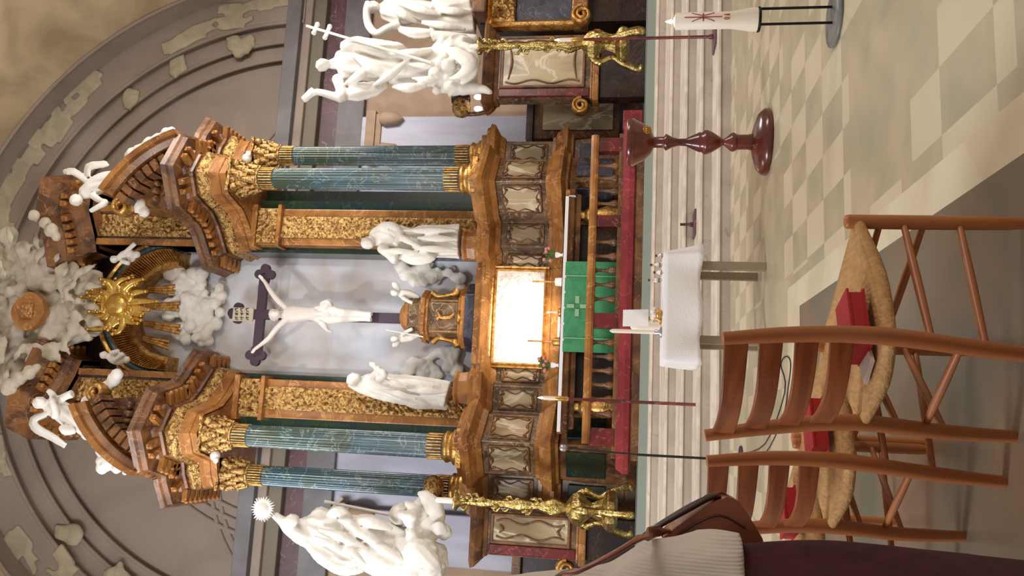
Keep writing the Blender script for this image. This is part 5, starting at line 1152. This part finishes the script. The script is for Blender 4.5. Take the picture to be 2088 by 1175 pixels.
q = PZ(1752, 716, SH+.01); m = MB(); m.obox(Vector((q.x, q.y, SH+.0)), Vector((.06, .05, 0)), Vector((-.028, .034, 0)), UP*.004); tag(m.build('song_leaflet', M_['paper']), 'pale folded leaflet beside the red book on the nearest chair', 'leaflet')
# ---------------------------------------------------------------- standing person at the left
PX, PY = -2.57, 1.46
def capsule_body(m, pts, n=24, fold=0, nf=8, tw=0): m.rope([p for p, _ in pts], [r for _, r in pts], n, 1, fold, nf, tw, 4)
V3 = Vector
m = MB()    # bare body under the clothes: head, neck, hands, legs in one surface
m.ell((PX+.02, PY+.04, 1.60), (.078, .095, .115), 18, 12); m.ell((PX+.035, PY+.09, 1.54), (.05, .05, .05), 12, 8); m.rope([(PX, PY+.0, 1.40), (PX+.01, PY+.02, 1.52)], [.055, .052], 12, 1, sub=1)
m.ell((PX+.03, PY+.135, 1.59), (.014, .022, .02), 8, 6)
m.rope([(PX, PY, 1.42), (PX, PY, 1.25), (PX, PY, 1.0), (PX, PY, .85)], [(.15, .1), (.14, .1), (.13, .1), (.15, .11)], 16)
for s in (-1, 1):
    m.rope([(PX+s*.08, PY, .85), (PX+s*.09, PY+.01, .48), (PX+s*.09, PY-.01, .1)], [.085, .055, .04], 12, 1); m.rope([(PX+s*.09, PY-.05, .045), (PX+s*.1, PY+.15, .03)], [.045, .035], 10, .9, sub=1)
ex = PX+.20
m.rope([(PX+.15, PY, 1.36), (ex, PY-.02, 1.1), (PX+.2, PY+.16, .98), (PX+.13, PY+.26, .97)], [.045, .04, .032, .025], 10, 1)
hand(m, (PX+.13, PY+.25, .97), (PX+.03, PY+.33, .97), .035)
PE = m.build('person', M_['skin'], None, (remesh(.012, 2),)); tag(PE, 'person in a pale ribbed jumper and maroon skirt with a brown shoulder bag', 'person')
m = MB()
m.rope([(PX, PY, 1.45), (PX, PY-.0, 1.38), (PX, PY-.01, 1.25), (PX+.01, PY-.02, 1.1), (PX+.02, PY-.02, .98), (PX+.025, PY-.01, .9), (PX+.025, PY-.01, .868)], [(.07, .07), (.17, .115), (.19, .135), (.24, .15), (.29, .17), (.305, .175), (.30, .175)], 40, 1, .018, 11, .05)
m.rope([(PX+.11, PY, 1.37), (PX+.165, PY-.02, 1.24), (PX+.20, PY-.03, 1.09), (PX+.215, PY+.08, 1.0), (PX+.16, PY+.24, .975)], [.075, .068, .062, .055, .045], 20, 1, .04, 7, .2)
m.rope([(PX-.13, PY, 1.38), (PX-.2, PY-.02, 1.2), (PX-.24, PY, 1.05), (PX-.2, PY+.15, .98)], [.075, .066, .06, .05], 20, 1, .04, 7, .2)
m.build('knitted_jumper', M_['sweater'], PE, (remesh(.009, 3),))
m = MB(); m.rope([(PX+.03, PY, .93), (PX+.03, PY, .88), (PX+.035, PY, .7), (PX+.03, PY+.01, .45), (PX+.02, PY+.02, .2)], [(.25, .16), (.272, .17), (.285, .19), (.283, .21), (.28, .22)], 40, 1, .025, 9, .03, cap=True); m.build('maroon_skirt', M_['skirt'], PE, (remesh(.012, 3),))
m = MB(); m.ell((PX+.0, PY+.02, 1.64), (.095, .105, .11), 18, 12, .2, 14); m.ell((PX-.01, PY-.03, 1.58), (.09, .08, .12), 16, 10, .2, 14); m.build('short_hair', M_['hair'], PE)
# bag in front of the hip
Yb = 1.66
BG = thing('shoulder_bag', 'brown leather shoulder bag hanging at the hip of the person', 'bag', tuple(P(1420, 1060, Yb)))
m = MB(); pts = [(1345, 1092), (1400, 1050), (1452, 1018), (1478, 1008), (1500, 1018), (1520, 1048), (1545, 1090), (1560, 1140), (1380, 1150)]
m.plate([(P(V, y, Yb).x, P(V, y, Yb).z) for V, y in pts], Yb-.055, Yb+.055); o = m.build('bag_body', M_['leather'], BG, (bevel(.022, 4),)); recalc(o); [setattr(p_, 'use_smooth', True) for p_ in o.data.polygons]
m = MB(); m.rope([P(1300, 1100, Yb-.05), P(1350, 1068, Yb-.05), P(1405, 1036, Yb-.04), P(1448, 1014, Yb-.03), P(1462, 1012, Yb+.02)], [.003, .006, .007, .006, .003], 10, 3); m.build('dark_opening_edge', M_['darkleather'], BG)
m = MB(); m.rope([P(1380, 1095, Yb-.06), P(1420, 1068, Yb-.062), P(1470, 1052, Yb-.062), P(1520, 1078, Yb-.06)], [.002]*4, 6, 1); m.build('seam', M_['darkleather'], BG)
ys = 1.27
m = MB(); m.rope([V3((PX-.03, PY+.02, 1.46)), V3((PX+.04, PY-.1, 1.40)), P(1110, 1195, ys+.03), P(1180, 1165, ys), P(1250, 1130, ys+.01), P(1310, 1095, ys+.08), P(1345, 1082, Yb-.1), P(1370, 1085, Yb-.03)], [(.004, .02), (.004, .012), (.004, .012), (.004, .012), (.004, .012), (.004, .012), (.004, .011), (.004, .01)], 10, 1); m.build('leather_strap', M_['leather'], BG)
